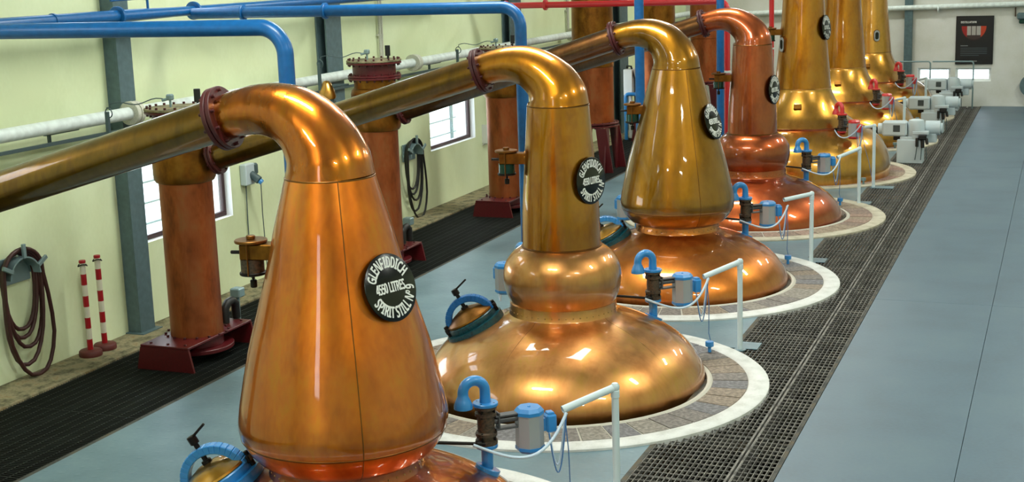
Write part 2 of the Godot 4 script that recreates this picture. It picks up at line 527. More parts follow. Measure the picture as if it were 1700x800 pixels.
	# ceiling lamps, twin tubes; the two nearest the viewer are added as wall fill
	for q in [[-5.25, -13.3, 3.3, 1.5, 1.1], [-4.6, -6.9, 1.9, 0.4, 1.0], [-5.2, -20.2, 1.9, 0.5, 1.0], [-5.2, -27.0, 1.9, 0.5, 1.0], [-5.2, -32.8, 1.9, 0.5, 1.0], [-5.4, -0.5, 1.9, 0.5, 1.0],
			[2.3, -1.0, 1.7, 0.4, 1.0], [2.4, -6.2, 1.7, 0.4, 1.0], [2.3, -11.8, 1.7, 0.4, 1.0], [2.0, -18.6, 1.7, 0.4, 1.0], [1.6, -24.6, 1.7, 0.4, 1.0], [2.4, -30.5, 1.7, 0.4, 1.0]]:
		ceiling_lamp(Vector3(q[0], 6.3, q[1]), q[2], q[3], q[4])

func ceiling_lamp(at: Vector3, l: float, d: float, power: float) -> void:
	var big := d > 0.6
	var t := thing("ceiling_lamp", "large twin-panel ceiling lamp above the golden ball-bulged still" if big else "white twin-panel ceiling lamp under the roof, in a set with two added fill lamps", "lamp", at, 0.0, "twin-panel lamps under the roof")
	var b := MB.new()
	b.box(Vector3(0, 0.13, 0), Vector3(l + 0.1, 0.06, d + 0.1), 0.01)
	b.cyl(Vector3(-l * 0.35, 0.15, 0), Vector3(-l * 0.35, 0.2, 0), 0.02, 8)
	b.cyl(Vector3(l * 0.35, 0.15, 0), Vector3(l * 0.35, 0.2, 0), 0.02, 8)
	part(t, "housing", b, M.lamp_white)
	for s in [-1.0, 1.0]:
		b = MB.new()
		b.box(Vector3(s * l * 0.25, 0.07, 0), Vector3(l * 0.5 - 0.06, 0.06, d), 0.015)
		part(t, "diffuser", b, M.tube)
		var a := AreaLight3D.new()
		a.name = "lamp_light"
		a.area_size = Vector2(l * 0.5 - 0.08, d - 0.02)
		a.light_color = Color(0.98, 1.0, 0.96)
		a.light_energy = LAMP_E * 0.5 * power
		a.shadow_enabled = true
		a.set("area_range", 60.0)
		a.set("area_attenuation", 2.0)
		t.add_child(a, true)
		a.position = Vector3(s * l * 0.25, 0.03, 0)
		a.rotation_degrees = Vector3(-90, 0, 0)

const LAMP_E := 9.5

func window(i: int, axis: String, at: float, a: float, c: float, y0: float, y1: float, fm: Material) -> void:
	var w := Node3D.new()
	w.name = "window_%d" % i
	w.set_meta("kind", "structure")
	add_child(w)
	var mid := (a + c) / 2; var l := absf(c - a)
	w.position = Vector3(at, y0, mid) if axis == "x" else Vector3(mid, y0, at)
	if axis == "x":
		w.rotation.y = PI / 2
	var h := y1 - y0
	var f := 0.055
	var b := MB.new()
	b.box(Vector3(0, f / 2, 0), Vector3(l, f, 0.06), 0.004)
	b.box(Vector3(0, h - f / 2, 0), Vector3(l, f, 0.06), 0.004)
	b.box(Vector3(-l / 2 + f / 2, h / 2, 0), Vector3(f, h - 2 * f, 0.06), 0.004)
	b.box(Vector3(l / 2 - f / 2, h / 2, 0), Vector3(f, h - 2 * f, 0.06), 0.004)
	part(w, "window_frame", b, fm)
	b = MB.new()
	b.box(Vector3(0, h / 2, 0), Vector3(l - 2 * f, h - 2 * f, 0.006), 0.0)
	part(w, "pane", b, M.glass)

# ---------------------------------------------------------------- gratings
func build_gratings() -> void:
	var g := Node3D.new()
	g.name = "floor_grating"
	g.set_meta("kind", "structure")
	add_child(g)
	var step := 1.06
	var k := 0
	var z := -1.0
	while z > FAR_Z + 0.3:
		var z1 := maxf(z - step, FAR_Z + 0.05)
		for half in 2:
			var x0 := -2.905 if half == 0 else -2.165
			var x1 := -2.215 if half == 0 else -1.905
			var b := MB.new()
			var nx := int((x1 - x0) / 0.041)
			for i in nx + 1:
				var x := x0 + (x1 - x0) * i / nx
				var za := z; var zb := z1 + 0.01
				b.box(Vector3(x, -0.016, (za + zb) / 2), Vector3(0.0055, 0.03, za - zb), 0.0)
			var nz := int(step / 0.088)
			for i in nz + 1:
				var zz := z - 0.005 - (z - z1 - 0.02) * i / nz
				b.box(Vector3((x0 + x1) / 2, -0.008, zz), Vector3(x1 - x0, 0.008, 0.007), 0.0)
			var o := part(g, "grating_panel", b, M.grate)
			o.set_meta("kind", "stuff")
		var s := MB.new()
		s.box(Vector3(-2.4, -0.09, z1), Vector3(1.06, 0.10, 0.05), 0.004)
		part(g, "cross_beam", s, M.beam)
		z = z1
		k += 1
	var s2 := MB.new()
	s2.box(Vector3(-2.205, -0.06, -17.6), Vector3(0.012, 0.12, 35.0), 0.0)
	s2.box(Vector3(-2.175, -0.06, -17.6), Vector3(0.012, 0.12, 35.0), 0.0)
	s2.box(Vector3(-2.19, -0.11, -17.6), Vector3(0.07, 0.02, 35.0), 0.0)
	part(g, "centre_beam", s2, M.grate)
	# pipes and ledges in the pit under it
	var rng := RandomNumberGenerator.new()
	rng.seed = 5
	for i in 14:
		var p := MB.new()
		var zz := -7.5 - i * 2.0 - rng.randf() * 0.8
		p.cyl(Vector3(-3.4, -0.75 - rng.randf() * 0.3, zz), Vector3(-1.9, -0.75, zz + 0.2), 0.05 + rng.randf() * 0.05, 12)
		part(g, "drain_pipe", p, M.beam)
	var lb := MB.new()
	lb.box(Vector3(-1.7, -0.85, -15.4), Vector3(0.15, 1.5, 41.0), 0.0)
	part(g, "pit_wall", lb, M.pit)
	# dark grating along the wall side
	var d := Node3D.new()
	d.name = "floor_grating_dark"
	d.set_meta("kind", "structure")
	add_child(d)
	z = -5.0
	while z > FAR_Z + 0.3:
		var z1 := maxf(z - 1.5, FAR_Z + 0.05)
		var b := MB.new()
		var nb := int((z - z1) / 0.034)
		for i in nb + 1:
			var zz := z - 0.004 - (z - z1 - 0.008) * i / nb
			b.box(Vector3(-8.10, -0.017, zz), Vector3(1.37, 0.034, 0.006), 0.0)
		for i in 14:
			b.box(Vector3(-8.77 + i * 0.1031, -0.006, (z + z1) / 2), Vector3(0.008, 0.008, z - z1), 0.0)
		var o := part(d, "grating_panel", b, M.grate_dark)
		o.set_meta("kind", "stuff")
		z = z1
	var c := MB.new()
	c.box(Vector3(-7.9, -0.55, -20), Vector3(0.2, 0.12, 30), 0.0)
	part(d, "support_beam", c, M.grate_dark)

# ---------------------------------------------------------------- kerb rings
func build_kerb(i: int) -> void:
	var warm := i >= 3
	var t := thing("kerb_ring", ("cream" if warm else "white") + " concrete kerb ring paved with bricks around " + SN[i], "kerb", Vector3(AX, 0, ZR[i]), 0.0, "kerb rings around the stills")
	var b := MB.new()
	b.lathe([Vector2(1.735, -0.04), Vector2(1.92, -0.04), Vector2(1.92, 0.018), Vector2(1.905, 0.03), Vector2(1.75, 0.03), Vector2(1.735, 0.018), Vector2(1.735, -0.04)], Transform3D.IDENTITY, 96)
	part(t, "kerb", b, M.kerb_warm if warm else M.kerb)
	b = MB.new()
	b.lathe([Vector2(1.40, -0.04), Vector2(1.74, -0.04), Vector2(1.74, 0.019), Vector2(1.40, 0.019), Vector2(1.40, -0.04)], Transform3D.IDENTITY, 72)
	part(t, "mortar_bed", b, M.mortar)
	b = MB.new()
	b.lathe([Vector2(1.355, -0.05), Vector2(1.41, -0.05), Vector2(1.41, 0.022), Vector2(1.39, 0.035), Vector2(1.365, 0.03), Vector2(1.355, -0.05)], Transform3D.IDENTITY, 72)
	part(t, "inner_lip", b, M.mortar)
	var nb := 42
	var da := TAU / nb
	var rng := RandomNumberGenerator.new()
	rng.seed = 100 + i
	var variants := []
	for k in 3:
		var g := 0.006 + 0.0015 * k
		b = MB.new()
		var y1 := 0.024 + 0.002 * k
		var segs := 3
		for s in segs:
			var a0 := -da / 2 + g / 1.55 + (da - 2 * g / 1.55) * s / segs
			var a1 := -da / 2 + g / 1.55 + (da - 2 * g / 1.55) * (s + 1) / segs
			var q := []
			for e in [[1.415, a0], [1.73, a0], [1.73, a1], [1.415, a1]]:
				q.append(Vector3(e[0] * cos(e[1]), y1, e[0] * sin(e[1])))
			b.flat(q[0], q[1], q[2], q[3], Vector3.UP)
			var dn := Vector3(0, -0.03, 0)
			b.flat(q[1], q[2], q[2] + dn, q[1] + dn, Vector3(cos(a0), 0, sin(a0)))
			b.flat(q[0], q[3], q[3] + dn, q[0] + dn, -Vector3(cos(a0), 0, sin(a0)))
			if s == 0:
				b.flat(q[0], q[1], q[1] + dn, q[0] + dn, Vector3(sin(a0), 0, -cos(a0)))
			if s == segs - 1:
				b.flat(q[3], q[2], q[2] + dn, q[3] + dn, Vector3(-sin(a1), 0, cos(a1)))
		variants.append(b.mesh())
	var ms: Array = M.bricks_warm if warm else M.bricks
	for k in nb:
		var o := part_mesh(t, "brick", variants[rng.randi() % 3], ms[rng.randi() % 4])
		o.rotation.y = k * da

# ---------------------------------------------------------------- stills
func smooth(pts: Array, sub := 4) -> Array:
	# Catmull-Rom through the points of a profile
	var out := []
	for i in pts.size() - 1:
		var p0: Vector2 = pts[maxi(i - 1, 0)]; var p1: Vector2 = pts[i]; var p2: Vector2 = pts[i + 1]; var p3: Vector2 = pts[mini(i + 2, pts.size() - 1)]
		for k in sub:
			out.append(p1.cubic_interpolate(p2, p0, p3, float(k) / sub))
	out.append(pts[-1])
	return out

func smooth3(pts: Array, rad: Array, sub := 5) -> Array:
	var out := []; var ro := []
	for i in pts.size() - 1:
		var p0: Vector3 = pts[maxi(i - 1, 0)]; var p1: Vector3 = pts[i]; var p2: Vector3 = pts[i + 1]; var p3: Vector3 = pts[mini(i + 2, pts.size() - 1)]
		for k in sub:
			var t := float(k) / sub
			out.append(p1.cubic_interpolate(p2, p0, p3, t)); ro.append(lerpf(rad[i], rad[i + 1], t))
	out.append(pts[-1]); ro.append(rad[-1])
	return [out, ro]

func pv(a: Array) -> Array:
	var o := []
	for p in a:
		o.append(Vector2(p[0], p[1]))
	return o

var POT := [[0.0, -1.3], [0.9, -1.25], [1.2, -0.7], [1.27, -0.2], [1.30, -0.02], [1.295, 0.08], [1.235, 0.2], [1.11, 0.34], [0.93, 0.455], [0.73, 0.545], [0.56, 0.60], [0.485, 0.645]]
var LANTERN := [[0.485, 0.705], [0.57, 0.755], [0.648, 0.86], [0.675, 0.96], [0.665, 1.06], [0.645, 1.16], [0.578, 1.46], [0.508, 1.7], [0.437, 1.95], [0.37, 2.22], [0.312, 2.43], [0.282, 2.54]]
var BALL := [[0.478, 0.73], [0.52, 0.815], [0.545, 0.92], [0.545, 1.01], [0.522, 1.1], [0.46, 1.19], [0.40, 1.235], [0.364, 1.252]]
var BNECK := [[0.36, 1.25], [0.352, 1.58], [0.318, 2.05], [0.285, 2.5], [0.282, 2.54]]
var WPOT := [[0.0, -1.5], [1.1, -1.4], [1.42, -0.7], [1.48, -0.1], [1.505, 0.15], [1.475, 0.37], [1.36, 0.61], [1.16, 0.79], [0.96, 0.885]]
var WDOME := [[0.95, 0.90], [0.85, 0.975], [0.73, 1.08], [0.585, 1.28], [0.50, 1.46], [0.482, 1.53]]
var WNECK := [[0.482, 1.53], [0.44, 2.0], [0.39, 2.5], [0.355, 3.0], [0.33, 3.6], [0.31, 4.2]]

func build_stills() -> void:
	var labels := ["orange copper pot still with cone-shaped head and round black sign ending in 9",
		"golden-brown copper pot still with ball-shaped bulge, between two cone-headed stills",
		"golden copper pot still with cone-shaped head, between two ball-bulged stills",
		"reddish copper pot still with ball-shaped bulge, beside the brass-coloured wide-necked stills",
		"tall wide-necked brass-coloured still beside the reddish ball-bulged still",
		"tall wide-necked brass-coloured still, middle one of three such stills",
		"tall wide-necked brass-coloured still standing next to the end wall"]
	for i in 7:
		var t := thing("pot_still", labels[i], "still", Vector3(AX, 0, ZS[i]), 0.0, "copper pot stills in a row")
		var wash := i >= 4
		var cone := i == 0 or i == 2
		var head_m: Material = [M.copper_orange, M.neck_gold, M.copper_gold, M.copper_red, M.neck_gold, M.neck_gold, M.brass][i]
		var pot_m: Material = [M.copper_tan, M.copper_tan, M.copper_amber, M.copper_red, M.brass, M.brass, M.brass][i]
		if i == 0: pot_m = M.copper_red
		var b := MB.new()
		b.lathe(smooth(pv(WPOT if wash else POT), 3), Transform3D.IDENTITY, 96)
		part(t, "pot", b, pot_m)
		if wash:
			b = MB.new()
			b.lathe(smooth(pv(WDOME), 4), Transform3D.IDENTITY, 72)
			part(t, "dome", b, M.brass)
			b = MB.new()
			b.lathe([Vector2(0.93, 0.868), Vector2(0.985, 0.868), Vector2(0.985, 0.905), Vector2(0.93, 0.905)], Transform3D.IDENTITY, 72)
			part(t, "joint_band", b, M.copper_red)
			b = MB.new()
			b.lathe(smooth(pv(WNECK), 4), Transform3D.IDENTITY, 64)
			part(t, "neck", b, head_m)
			b = MB.new()
			b.lathe([Vector2(0.478, 1.52), Vector2(0.488, 1.525), Vector2(0.478, 1.54)], Transform3D.IDENTITY, 64)
			part(t, "weld_seam", b, M.seam)
			swan_neck(t, i, 4.2, 0.31, 1.1, head_m, M.arm_gold)
			if i != 5:
				sight_glass(t, 2.29 if i == 4 else 1.92, Vector3(-0.71, 0, 0.70).normalized() if i == 4 else Vector3(0.43, 0, 0.9).normalized(), i)
			# small brass plate on the dome
			b = MB.new()
			var nd := Vector3(0.12, 0.62, 0.78).normalized()
			var bs := Basis(nd.cross(Vector3.UP).normalized() * -1.0, (nd.cross(Vector3.UP).normalized() * -1.0).cross(nd) * -1.0, nd)
			b.box(Vector3(0.02, 1.245, 0.615), Vector3(0.13, 0.10, 0.05), 0.008, bs)
			part(t, "square_hatch", b, M.cond_head)
		else:
			# riveted collar between pot and head
			b = MB.new()
			b.lathe([Vector2(0.50, 0.61), Vector2(0.508, 0.625), Vector2(0.498, 0.64), Vector2(0.492, 0.71 if cone else 0.735), Vector2(0.47, 0.72 if cone else 0.745)], Transform3D.IDENTITY, 64)
			var col := part(t, "collar", b, pot_m)
			b = MB.new()
			for k in 48:
				var a := TAU * k / 48
				var o := Vector3(cos(a), 0, sin(a))
				b.lathe([Vector2(0.007, 0), Vector2(0.005, 0.004), Vector2(0, 0.006)], Transform3D(Basis(Vector3.UP.cross(o), o, Vector3.UP.cross(o).cross(o)), o * 0.496 + Vector3(0, 0.672, 0)), 6)
			part(col, "rivets", b, M.rivet).set_meta("kind", "stuff")
			if cone:
				b = MB.new()
				b.lathe(smooth(pv(LANTERN), 4), Transform3D.IDENTITY, 96)
				part(t, "cone_head", b, head_m)
				b = MB.new()
				b.lathe([Vector2(0.655, 0.885), Vector2(0.664, 0.892), Vector2(0.666, 0.90), Vector2(0.662, 0.906)], Transform3D.IDENTITY, 96)
				part(t, "weld_seam", b, M.seam)
			else:
				b = MB.new()
				b.lathe(smooth(pv(BALL), 4), Transform3D.IDENTITY, 96)
				part(t, "ball", b, head_m if i == 3 else M.copper_tan)
				b = MB.new()
				b.lathe(smooth(pv(BNECK), 3), Transform3D.IDENTITY, 64)
				part(t, "neck", b, head_m)
				b = MB.new()
				b.lathe([Vector2(0.358, 1.244), Vector2(0.372, 1.25), Vector2(0.372, 1.258), Vector2(0.356, 1.266)], Transform3D.IDENTITY, 64)
				part(t, "weld_seam", b, M.seam)
			b = MB.new()
			b.lathe([Vector2(0.282, 2.534), Vector2(0.2852, 2.537), Vector2(0.2848, 2.543), Vector2(0.280, 2.546)], Transform3D.IDENTITY, 48)
			part(t, "weld_seam", b, M.seam)
			swan_neck(t, i, 2.54, 0.282, 1.0, M.copper_dented if i == 0 else head_m, [M.arm_gold, M.arm_gold, M.arm_dark, M.arm_dark][i])
			# upright seam down the head
			if cone:
				var pth := []
				for p in smooth(pv(LANTERN), 3):
					var pp: Vector2 = p
					var az := Vector3(0.62, 0, 0.785)
					pth.append(az * (pp.x + 0.0005) + Vector3(0, pp.y, 0))
				b = MB.new()
				b.tube(pth, 0.0035, 6)
				part(t, "upright_seam", b, M.seam)
			for az in [Vector3(-0.18, 0, 0.98), Vector3(0.93, 0, 0.36)]:
				var pth := []
				for p in smooth(pv(POT.slice(4)), 3):
					var pp: Vector2 = p
					pth.append(az * (pp.x + 0.0002) + Vector3(0, pp.y, 0))
				b = MB.new()
				b.tube(pth, 0.002, 6)
				part(t, "upright_seam", b, M.seam)
		if i < 5:
			sign_disc(t, i)
		if not wash:
			manway(t, i)
			gauge(t, i, Vector3(-0.98, 0, 0.2).normalized(), [0.36, 0.30, 0.33, 0.30][i], 2.12)
		elif i == 4:
			gauge(t, i, Vector3(-0.98, 0, 0.2).normalized(), 0.37, 2.55)

func swan_neck(t: Node3D, i: int, y0: float, r0: float, k: float, m: Material, arm_m: Material) -> void:
	var dz: float = (ZC[i] - ZS[i])
	var dx: float = CX - AX
	var dir := Vector3(dx, 0, dz).normalized()
	var dy := 0.0 if i in [0, 2] else -0.045
	var pts := []; var rad := []
	var src := [[0.0, 0.0, 0.282], [0.008, 0.09, 0.270], [0.05, 0.20, 0.245], [0.14, 0.315, 0.215], [0.27, 0.39, 0.187], [0.42, 0.415, 0.163], [0.57, 0.40, 0.148], [0.70, 0.365, 0.142]]
	for q in src:
		pts.append(dir * q[0] * k + Vector3(0, y0 + (q[1] + (dy if q[0] > 0.1 else dy * q[0] * 10)) * k, 0))
		rad.append(q[2] / 0.282 * r0)
	var sm := smooth3(pts, rad, 5)
	var b := MB.new()
	b.tube(sm[0], sm[1], 48, false)
	part(t, "swan_neck", b, m)
	# flange pair with bolts
	var f0: Vector3 = pts[-1]
	var reach := Vector3(dx, 0, dz).length() - (0.36 if i < 4 else 0.46)
	var yend := 2.04
	if i >= 4: yend = y0 - 0.6
	if i == 0: yend = 2.10
	var f1 := dir * reach + Vector3(0, yend, 0)
	var d := (f1 - f0).normalized()
	b = MB.new()
	b.cyl(f0 - d * 0.012, f0 + d * 0.018, 0.205, 40)
	b.cyl(f0 + d * 0.024, f0 + d * 0.054, 0.205, 40)
	var fl := part(t, "flange", b, M.maroon)
	b = MB.new()
	var u := d.cross(Vector3.UP).normalized(); var w := d.cross(u)
	for q in 10:
		var a := TAU * (q + 0.5) / 10
		var c := f0 + (u * cos(a) + w * sin(a)) * 0.177
		b.cyl(c - d * 0.035, c + d * 0.078, 0.012, 6, 0.002)
	part(fl, "bolts", b, M.maroon).set_meta("kind", "stuff")
	b = MB.new()
	b.tube([f0 + d * 0.05, f0.lerp(f1, 0.5), f1], [0.14, 0.136, 0.132], 40, true)
	part(t, "lyne_arm", b, arm_m)
	b = MB.new()
	b.cyl(f1 - d * 0.03, f1 - d * 0.004, 0.175, 32)
	b.cyl(f1 + d * 0.004, f1 + d * 0.03, 0.175, 32)
	for q in 8:
		var a := TAU * (q + 0.5) / 8
		var c := f1 + (u * cos(a) + w * sin(a)) * 0.152
		b.cyl(c - d * 0.045, c + d * 0.045, 0.011, 6, 0.002)
	part(t, "end_flange", b, M.maroon)

func text_on(b_parent: Node, chars: String, place: Callable, size: float, squeeze: float, name: String) -> void:
	var font := SystemFont.new()
	font.font_names = PackedStringArray(["Droid Sans"])
	font.font_weight = 700
	var st := SurfaceTool.new()
	st.begin(Mesh.PRIMITIVE_TRIANGLES)
	var total := 0.0
	var ws := []
	for c in chars:
		var w := font.get_string_size(c, HORIZONTAL_ALIGNMENT_LEFT, -1, 64).x / 64.0 * squeeze
		ws.append(w); total += w
	var run := 0.0
	for i in chars.length():
		var w: float = ws[i]
		if chars[i] != " ":
			var tm := TextMesh.new()
			tm.text = chars[i]
			tm.font = font
			tm.font_size = 64
			tm.pixel_size = 1.0 / 64.0
			tm.depth = 0.05
			tm.curve_step = 4.0
			var xf: Transform3D = place.call((run + w / 2) / total)
			st.append_from(tm, 0, xf * Transform3D(Basis.from_scale(Vector3(size * squeeze, size, size)), Vector3.ZERO))
		run += w
	var o := MeshInstance3D.new()
	o.mesh = st.commit()
	o.material_override = M.letter
	o.name = name
	b_parent.add_child(o, true)

func sign_disc(t: Node3D, i: int) -> void:
	# black round plate fixed to the head, facing the aisle
	var r: float = [0.472, 0.340, 0.455, 0.325, 0.40][i]
	var y: float = [1.885, 1.875, 1.93, 1.89, 2.56][i]
	var az := deg_to_rad(72.0 if i < 2 else 80.0)
	var out := Vector3(sin(az), 0, cos(az))
	var slope: float = [0.285, 0.045, 0.285, 0.045, 0.09][i]
	var nn := (out + Vector3(0, slope, 0)).normalized()
	var right := Vector3.UP.cross(nn).normalized()
	var up := nn.cross(right)
	var bs := Basis(right, up, nn)
	var R: float = 0.212 if i < 4 else 0.215
	var at := out * (r + 0.012) + Vector3(0, y, 0)
	var b := MB.new()
	var xf := Transform3D(Basis(right, nn, right.cross(nn)), at)
	# the plate is bent a little round the head
	b.lathe([Vector2(0, -0.006), Vector2(R - 0.004, -0.006), Vector2(R, -0.002), Vector2(R, 0.003), Vector2(R - 0.004, 0.006), Vector2(0, 0.006)], xf, 56)
	var plate := part(t, "sign_plate", b, M.black, "black round plate with white lettering")
	b = MB.new()
	b.cyl(at - nn * 0.12, at, 0.02, 10)
	part(plate, "mount", b, M.black)
	var surf := at + nn * 0.0065
	var rr := R * 0.735
	var cap := R * 0.46
	var top := func(f: float) -> Transform3D:
		var a := deg_to_rad(lerpf(162.0, 24.0, f))
		var dirv := right * cos(a) + up * sin(a)
		var tx := right * sin(a) - up * cos(a)
		return Transform3D(Basis(tx, dirv, nn), surf + dirv * (rr + 0.0))
	var bottom := func(f: float) -> Transform3D:
		var a := deg_to_rad(lerpf(203.0, 356.0, f))
		var dirv := right * cos(a) + up * sin(a)
		var tx := -right * sin(a) + up * cos(a)
		return Transform3D(Basis(tx, -dirv, nn), surf + dirv * (rr + 0.0))
	var mid := func(f: float) -> Transform3D:
		return Transform3D(Basis(right, up, nn), surf + right * (f - 0.52) * R * 1.16 + up * 0.0)
	text_on(plate, "GLENFIDDICH", top, cap, 0.62, "lettering")
	text_on(plate, "4550 LITRES" if i < 4 else "LITRES", mid, cap * 0.9, 0.58, "lettering")
	text_on(plate, "SPIRIT STILL Nº 9" if i == 0 else ("SPIRIT STILL Nº" if i < 4 else "STILL Nº"), bottom, cap, 0.62, "lettering")

func manway(t: Node3D, i: int) -> void:
	var out := Vector3(-0.94, 0, 0.34).normalized()
	var nn := (out * 0.47 + Vector3(0, 0.88, 0)).normalized()
	var along := Vector3.UP.cross(out).normalized()
	var down := along.cross(nn)
	var xf := Transform3D(Basis(along, nn, along.cross(nn)), out * 0.83 + Vector3(0, 0.515, 0))
	var rim_m: Material = M.blue if i == 0 else M.teal
	var b := MB.new()
	b.lathe([Vector2(0, -0.05), Vector2(0.285, -0.05), Vector2(0.285, 0.012), Vector2(0.20, 0.016)], xf, 40)
	var base := part(t, "manway_base", b, rim_m)
	b = MB.new()
	b.lathe([Vector2(0.17, 0.0), Vector2(0.235, 0.0), Vector2(0.24, 0.01), Vector2(0.24, 0.065), Vector2(0.23, 0.075), Vector2(0.17, 0.075)], xf, 40)
	part(base, "rim", b, rim_m)
	b = MB.new()
	b.lathe([Vector2(0.225, 0.072), Vector2(0.235, 0.082), Vector2(0.23, 0.096), Vector2(0.20, 0.112), Vector2(0.14, 0.15), Vector2(0.07, 0.175), Vector2(0, 0.18)], xf, 40)
	part(base, "lid", b, M.brass if i != 1 else M.cond_head)
	b = MB.new()
	# arched yoke, flat bar bent over the lid
	var pth := []
	for k in 19:
		var a := PI * k / 18
		pth.append([cos(a) * 0.215, 0.06 + sin(a) * 0.205])
	for k in 18:
		var p0 := Vector2(pth[k][0], pth[k][1]); var p1 := Vector2(pth[k + 1][0], pth[k + 1][1])
		var m := (p0 + p1) / 2; var dd := (p1 - p0)
		var bx := Vector3(dd.x, dd.y, 0).normalized()
		b.box(Vector3.ZERO, Vector3.ZERO, 0.0)
		var lb := Basis(bx, Vector3(-bx.y, bx.x, 0), Vector3(0, 0, 1))
		# web and outer lips of the casting, in the yoke plane (local z is its width)
		b.box(xf * Vector3(m.x * 0.1, m.y, -m.x * 0.995), Vector3(dd.length() * 1.15, 0.06, 0.075), 0.006, xf.basis * Basis(Vector3(0.1, 0, -0.995), Vector3.UP, Vector3(0.995, 0, 0.1)) * lb)
	part(base, "yoke", b, M.blue if i != 1 else M.blue_pipe)
	b = MB.new()
	b.cyl(xf * Vector3(0, 0.16, 0), xf * Vector3(0, 0.38, 0), 0.018, 12)
	b.cyl(xf * Vector3(0, 0.325, 0), xf * Vector3(0, 0.385, 0), 0.032, 6)
	b.cyl(xf * Vector3(0, 0.17, 0), xf * Vector3(0, 0.2, 0), 0.035, 12)
	part(base, "screw", b, M.dark_metal)
	b = MB.new()
	b.cyl(xf * Vector3(-0.02, 0.36, 0.03), xf * Vector3(0.10, 0.43, -0.16), 0.009, 10)
	part(base, "bar_handle", b, M.dark_metal)
	for s in [-1.0, 1.0]:
		b = MB.new()
		b.cyl(xf * Vector3(0.025 * s, 0.0, 0.245 * s), xf * Vector3(0.025 * s, 0.12, 0.245 * s), 0.022, 10)
		b.box(xf * Vector3(0.02 * s, 0.07, 0.235 * s), Vector3(0.09, 0.05, 0.06), 0.006, xf.basis)
		part(base, "hinge_lug", b, M.dark_metal)

func gauge(t: Node3D, i: int, out: Vector3, r: float, y: float) -> void:
	# hooded sight chamber bracketed to the neck
	var c := out * (r + 0.19) + Vector3(0, y, 0)
	var side := Vector3.UP.cross(out)
	var bs := Basis(out, Vector3.UP, side * -1.0)
	var b := MB.new()
	b.box(out * (r + 0.12) + Vector3(0, y - 0.06, 0), Vector3(0.26, 0.10, 0.13), 0.006, bs)
	b.cyl(out * (r - 0.03) + Vector3(0, y - 0.06, 0), out * (r + 0.02) + Vector3(0, y - 0.06, 0), 0.07, 16)
	var arm := part(t, "sight_chamber", b, M.cond_head)
	b = MB.new()
	b.cyl(c + Vector3(0, -0.005, 0), c + Vector3(0, 0.015, 0), 0.105, 24)
	b.cyl(c + Vector3(0, 0.015, 0), c + Vector3(0, 0.04, 0), 0.03, 12)
	part(arm, "chamber_lid", b, M.seam)
	b = MB.new()
	b.cyl(c + Vector3(0, -0.20, 0), c + Vector3(0, -0.11, 0), 0.075, 24)
	part(arm, "chamber_glass", b, M.green_glass if i != 0 else M.valve_brown)
	b = MB.new()
	b.cyl(c + Vector3(0, -0.215, 0), c + Vector3(0, -0.195, 0), 0.085, 24)
	b.cyl(c + Vector3(0, -0.25, 0), c + Vector3(0, -0.215, 0), 0.01, 8)
	b.cyl(c + Vector3(0, -0.30, 0), c + Vector3(0, -0.25, 0), 0.022, 12)
	part(arm, "drain_plug", b, M.dark_metal)
	b = MB.new()
	b.cyl(c + out * 0.06 + Vector3(0, -0.07, 0), c + out * 0.14 + Vector3(0, -0.07, 0), 0.012, 8)
	part(arm, "side_pin", b, M.dark_metal)
	for s in [-1.0, 1.0]:
		b = MB.new()
		b.cyl(c + side * s * 0.085 + Vector3(0, -0.21, 0), c + side * s * 0.085 + Vector3(0, 0.0, 0), 0.005, 6, 0.001)
		part(arm, "tie_rod", b, M.seam)

func sight_glass(t: Node3D, y: float, out: Vector3, i: int) -> void:
	var r := 0.41 if i == 4 else 0.445
	var nn := out
	var right := Vector3.UP.cross(nn).normalized()
	var at := out * r + Vector3(0, y, 0)
	var b := MB.new()
	var poly := PackedVector2Array(); var hole := PackedVector2Array()
	for k in 28:
		var a := TAU * k / 28
		var e := Vector2(cos(a) * 0.055, sin(a) * 0.055 + (0.055 if sin(a) >= 0 else -0.055))
		poly.append(e * 1.25)
		hole.append(e * 0.75)
	var xf := Transform3D(Basis(right, Vector3.UP, nn), at)
	b.prism(poly, -0.08, 0.03, xf)
	var f := part(t, "sight_window", b, M.seam)
	b = MB.new()
	for k in 28:
		var k2 := (k + 1) % 28
		b.quad(xf * Vector3(poly[k].x * 0.9, poly[k].y * 0.9, 0.04), xf * Vector3(poly[k2].x * 0.9, poly[k2].y * 0.9, 0.04), xf * Vector3(hole[k2].x, hole[k2].y, 0.04), xf * Vector3(hole[k].x, hole[k].y, 0.04), nn, nn, nn, nn)
		var o := Vector3(poly[k].x, poly[k].y, 0).normalized()
		b.flat(xf * Vector3(poly[k].x * 0.9, poly[k].y * 0.9, 0.04), xf * Vector3(poly[k2].x * 0.9, poly[k2].y * 0.9, 0.04), xf * Vector3(poly[k2].x * 0.9, poly[k2].y * 0.9, 0.03), xf * Vector3(poly[k].x * 0.9, poly[k].y * 0.9, 0.03), xf.basis * o)
		b.flat(xf * Vector3(hole[k].x, hole[k].y, 0.04), xf * Vector3(hole[k2].x, hole[k2].y, 0.04), xf * Vector3(hole[k2].x, hole[k2].y, 0.03), xf * Vector3(hole[k].x, hole[k].y, 0.03), xf.basis * -o)
	part(f, "window_rim", b, M.alu)
	b = MB.new()
	b.prism(hole, 0.028, 0.033, xf)
	part(f, "window_pane", b, M.black)

# ---------------------------------------------------------------- condensers
func bolts_ring(b: MB, at: Vector3, r: float, count: int, y0: float, y1: float, s := 0.014) -> void:
	for k in count:
		var a := TAU * (k + 0.5) / count
		var c := at + Vector3(cos(a) * r, 0, sin(a) * r)
		b.cyl(c + Vector3(0, y0, 0), c + Vector3(0, y1, 0), s, 6, 0.002)

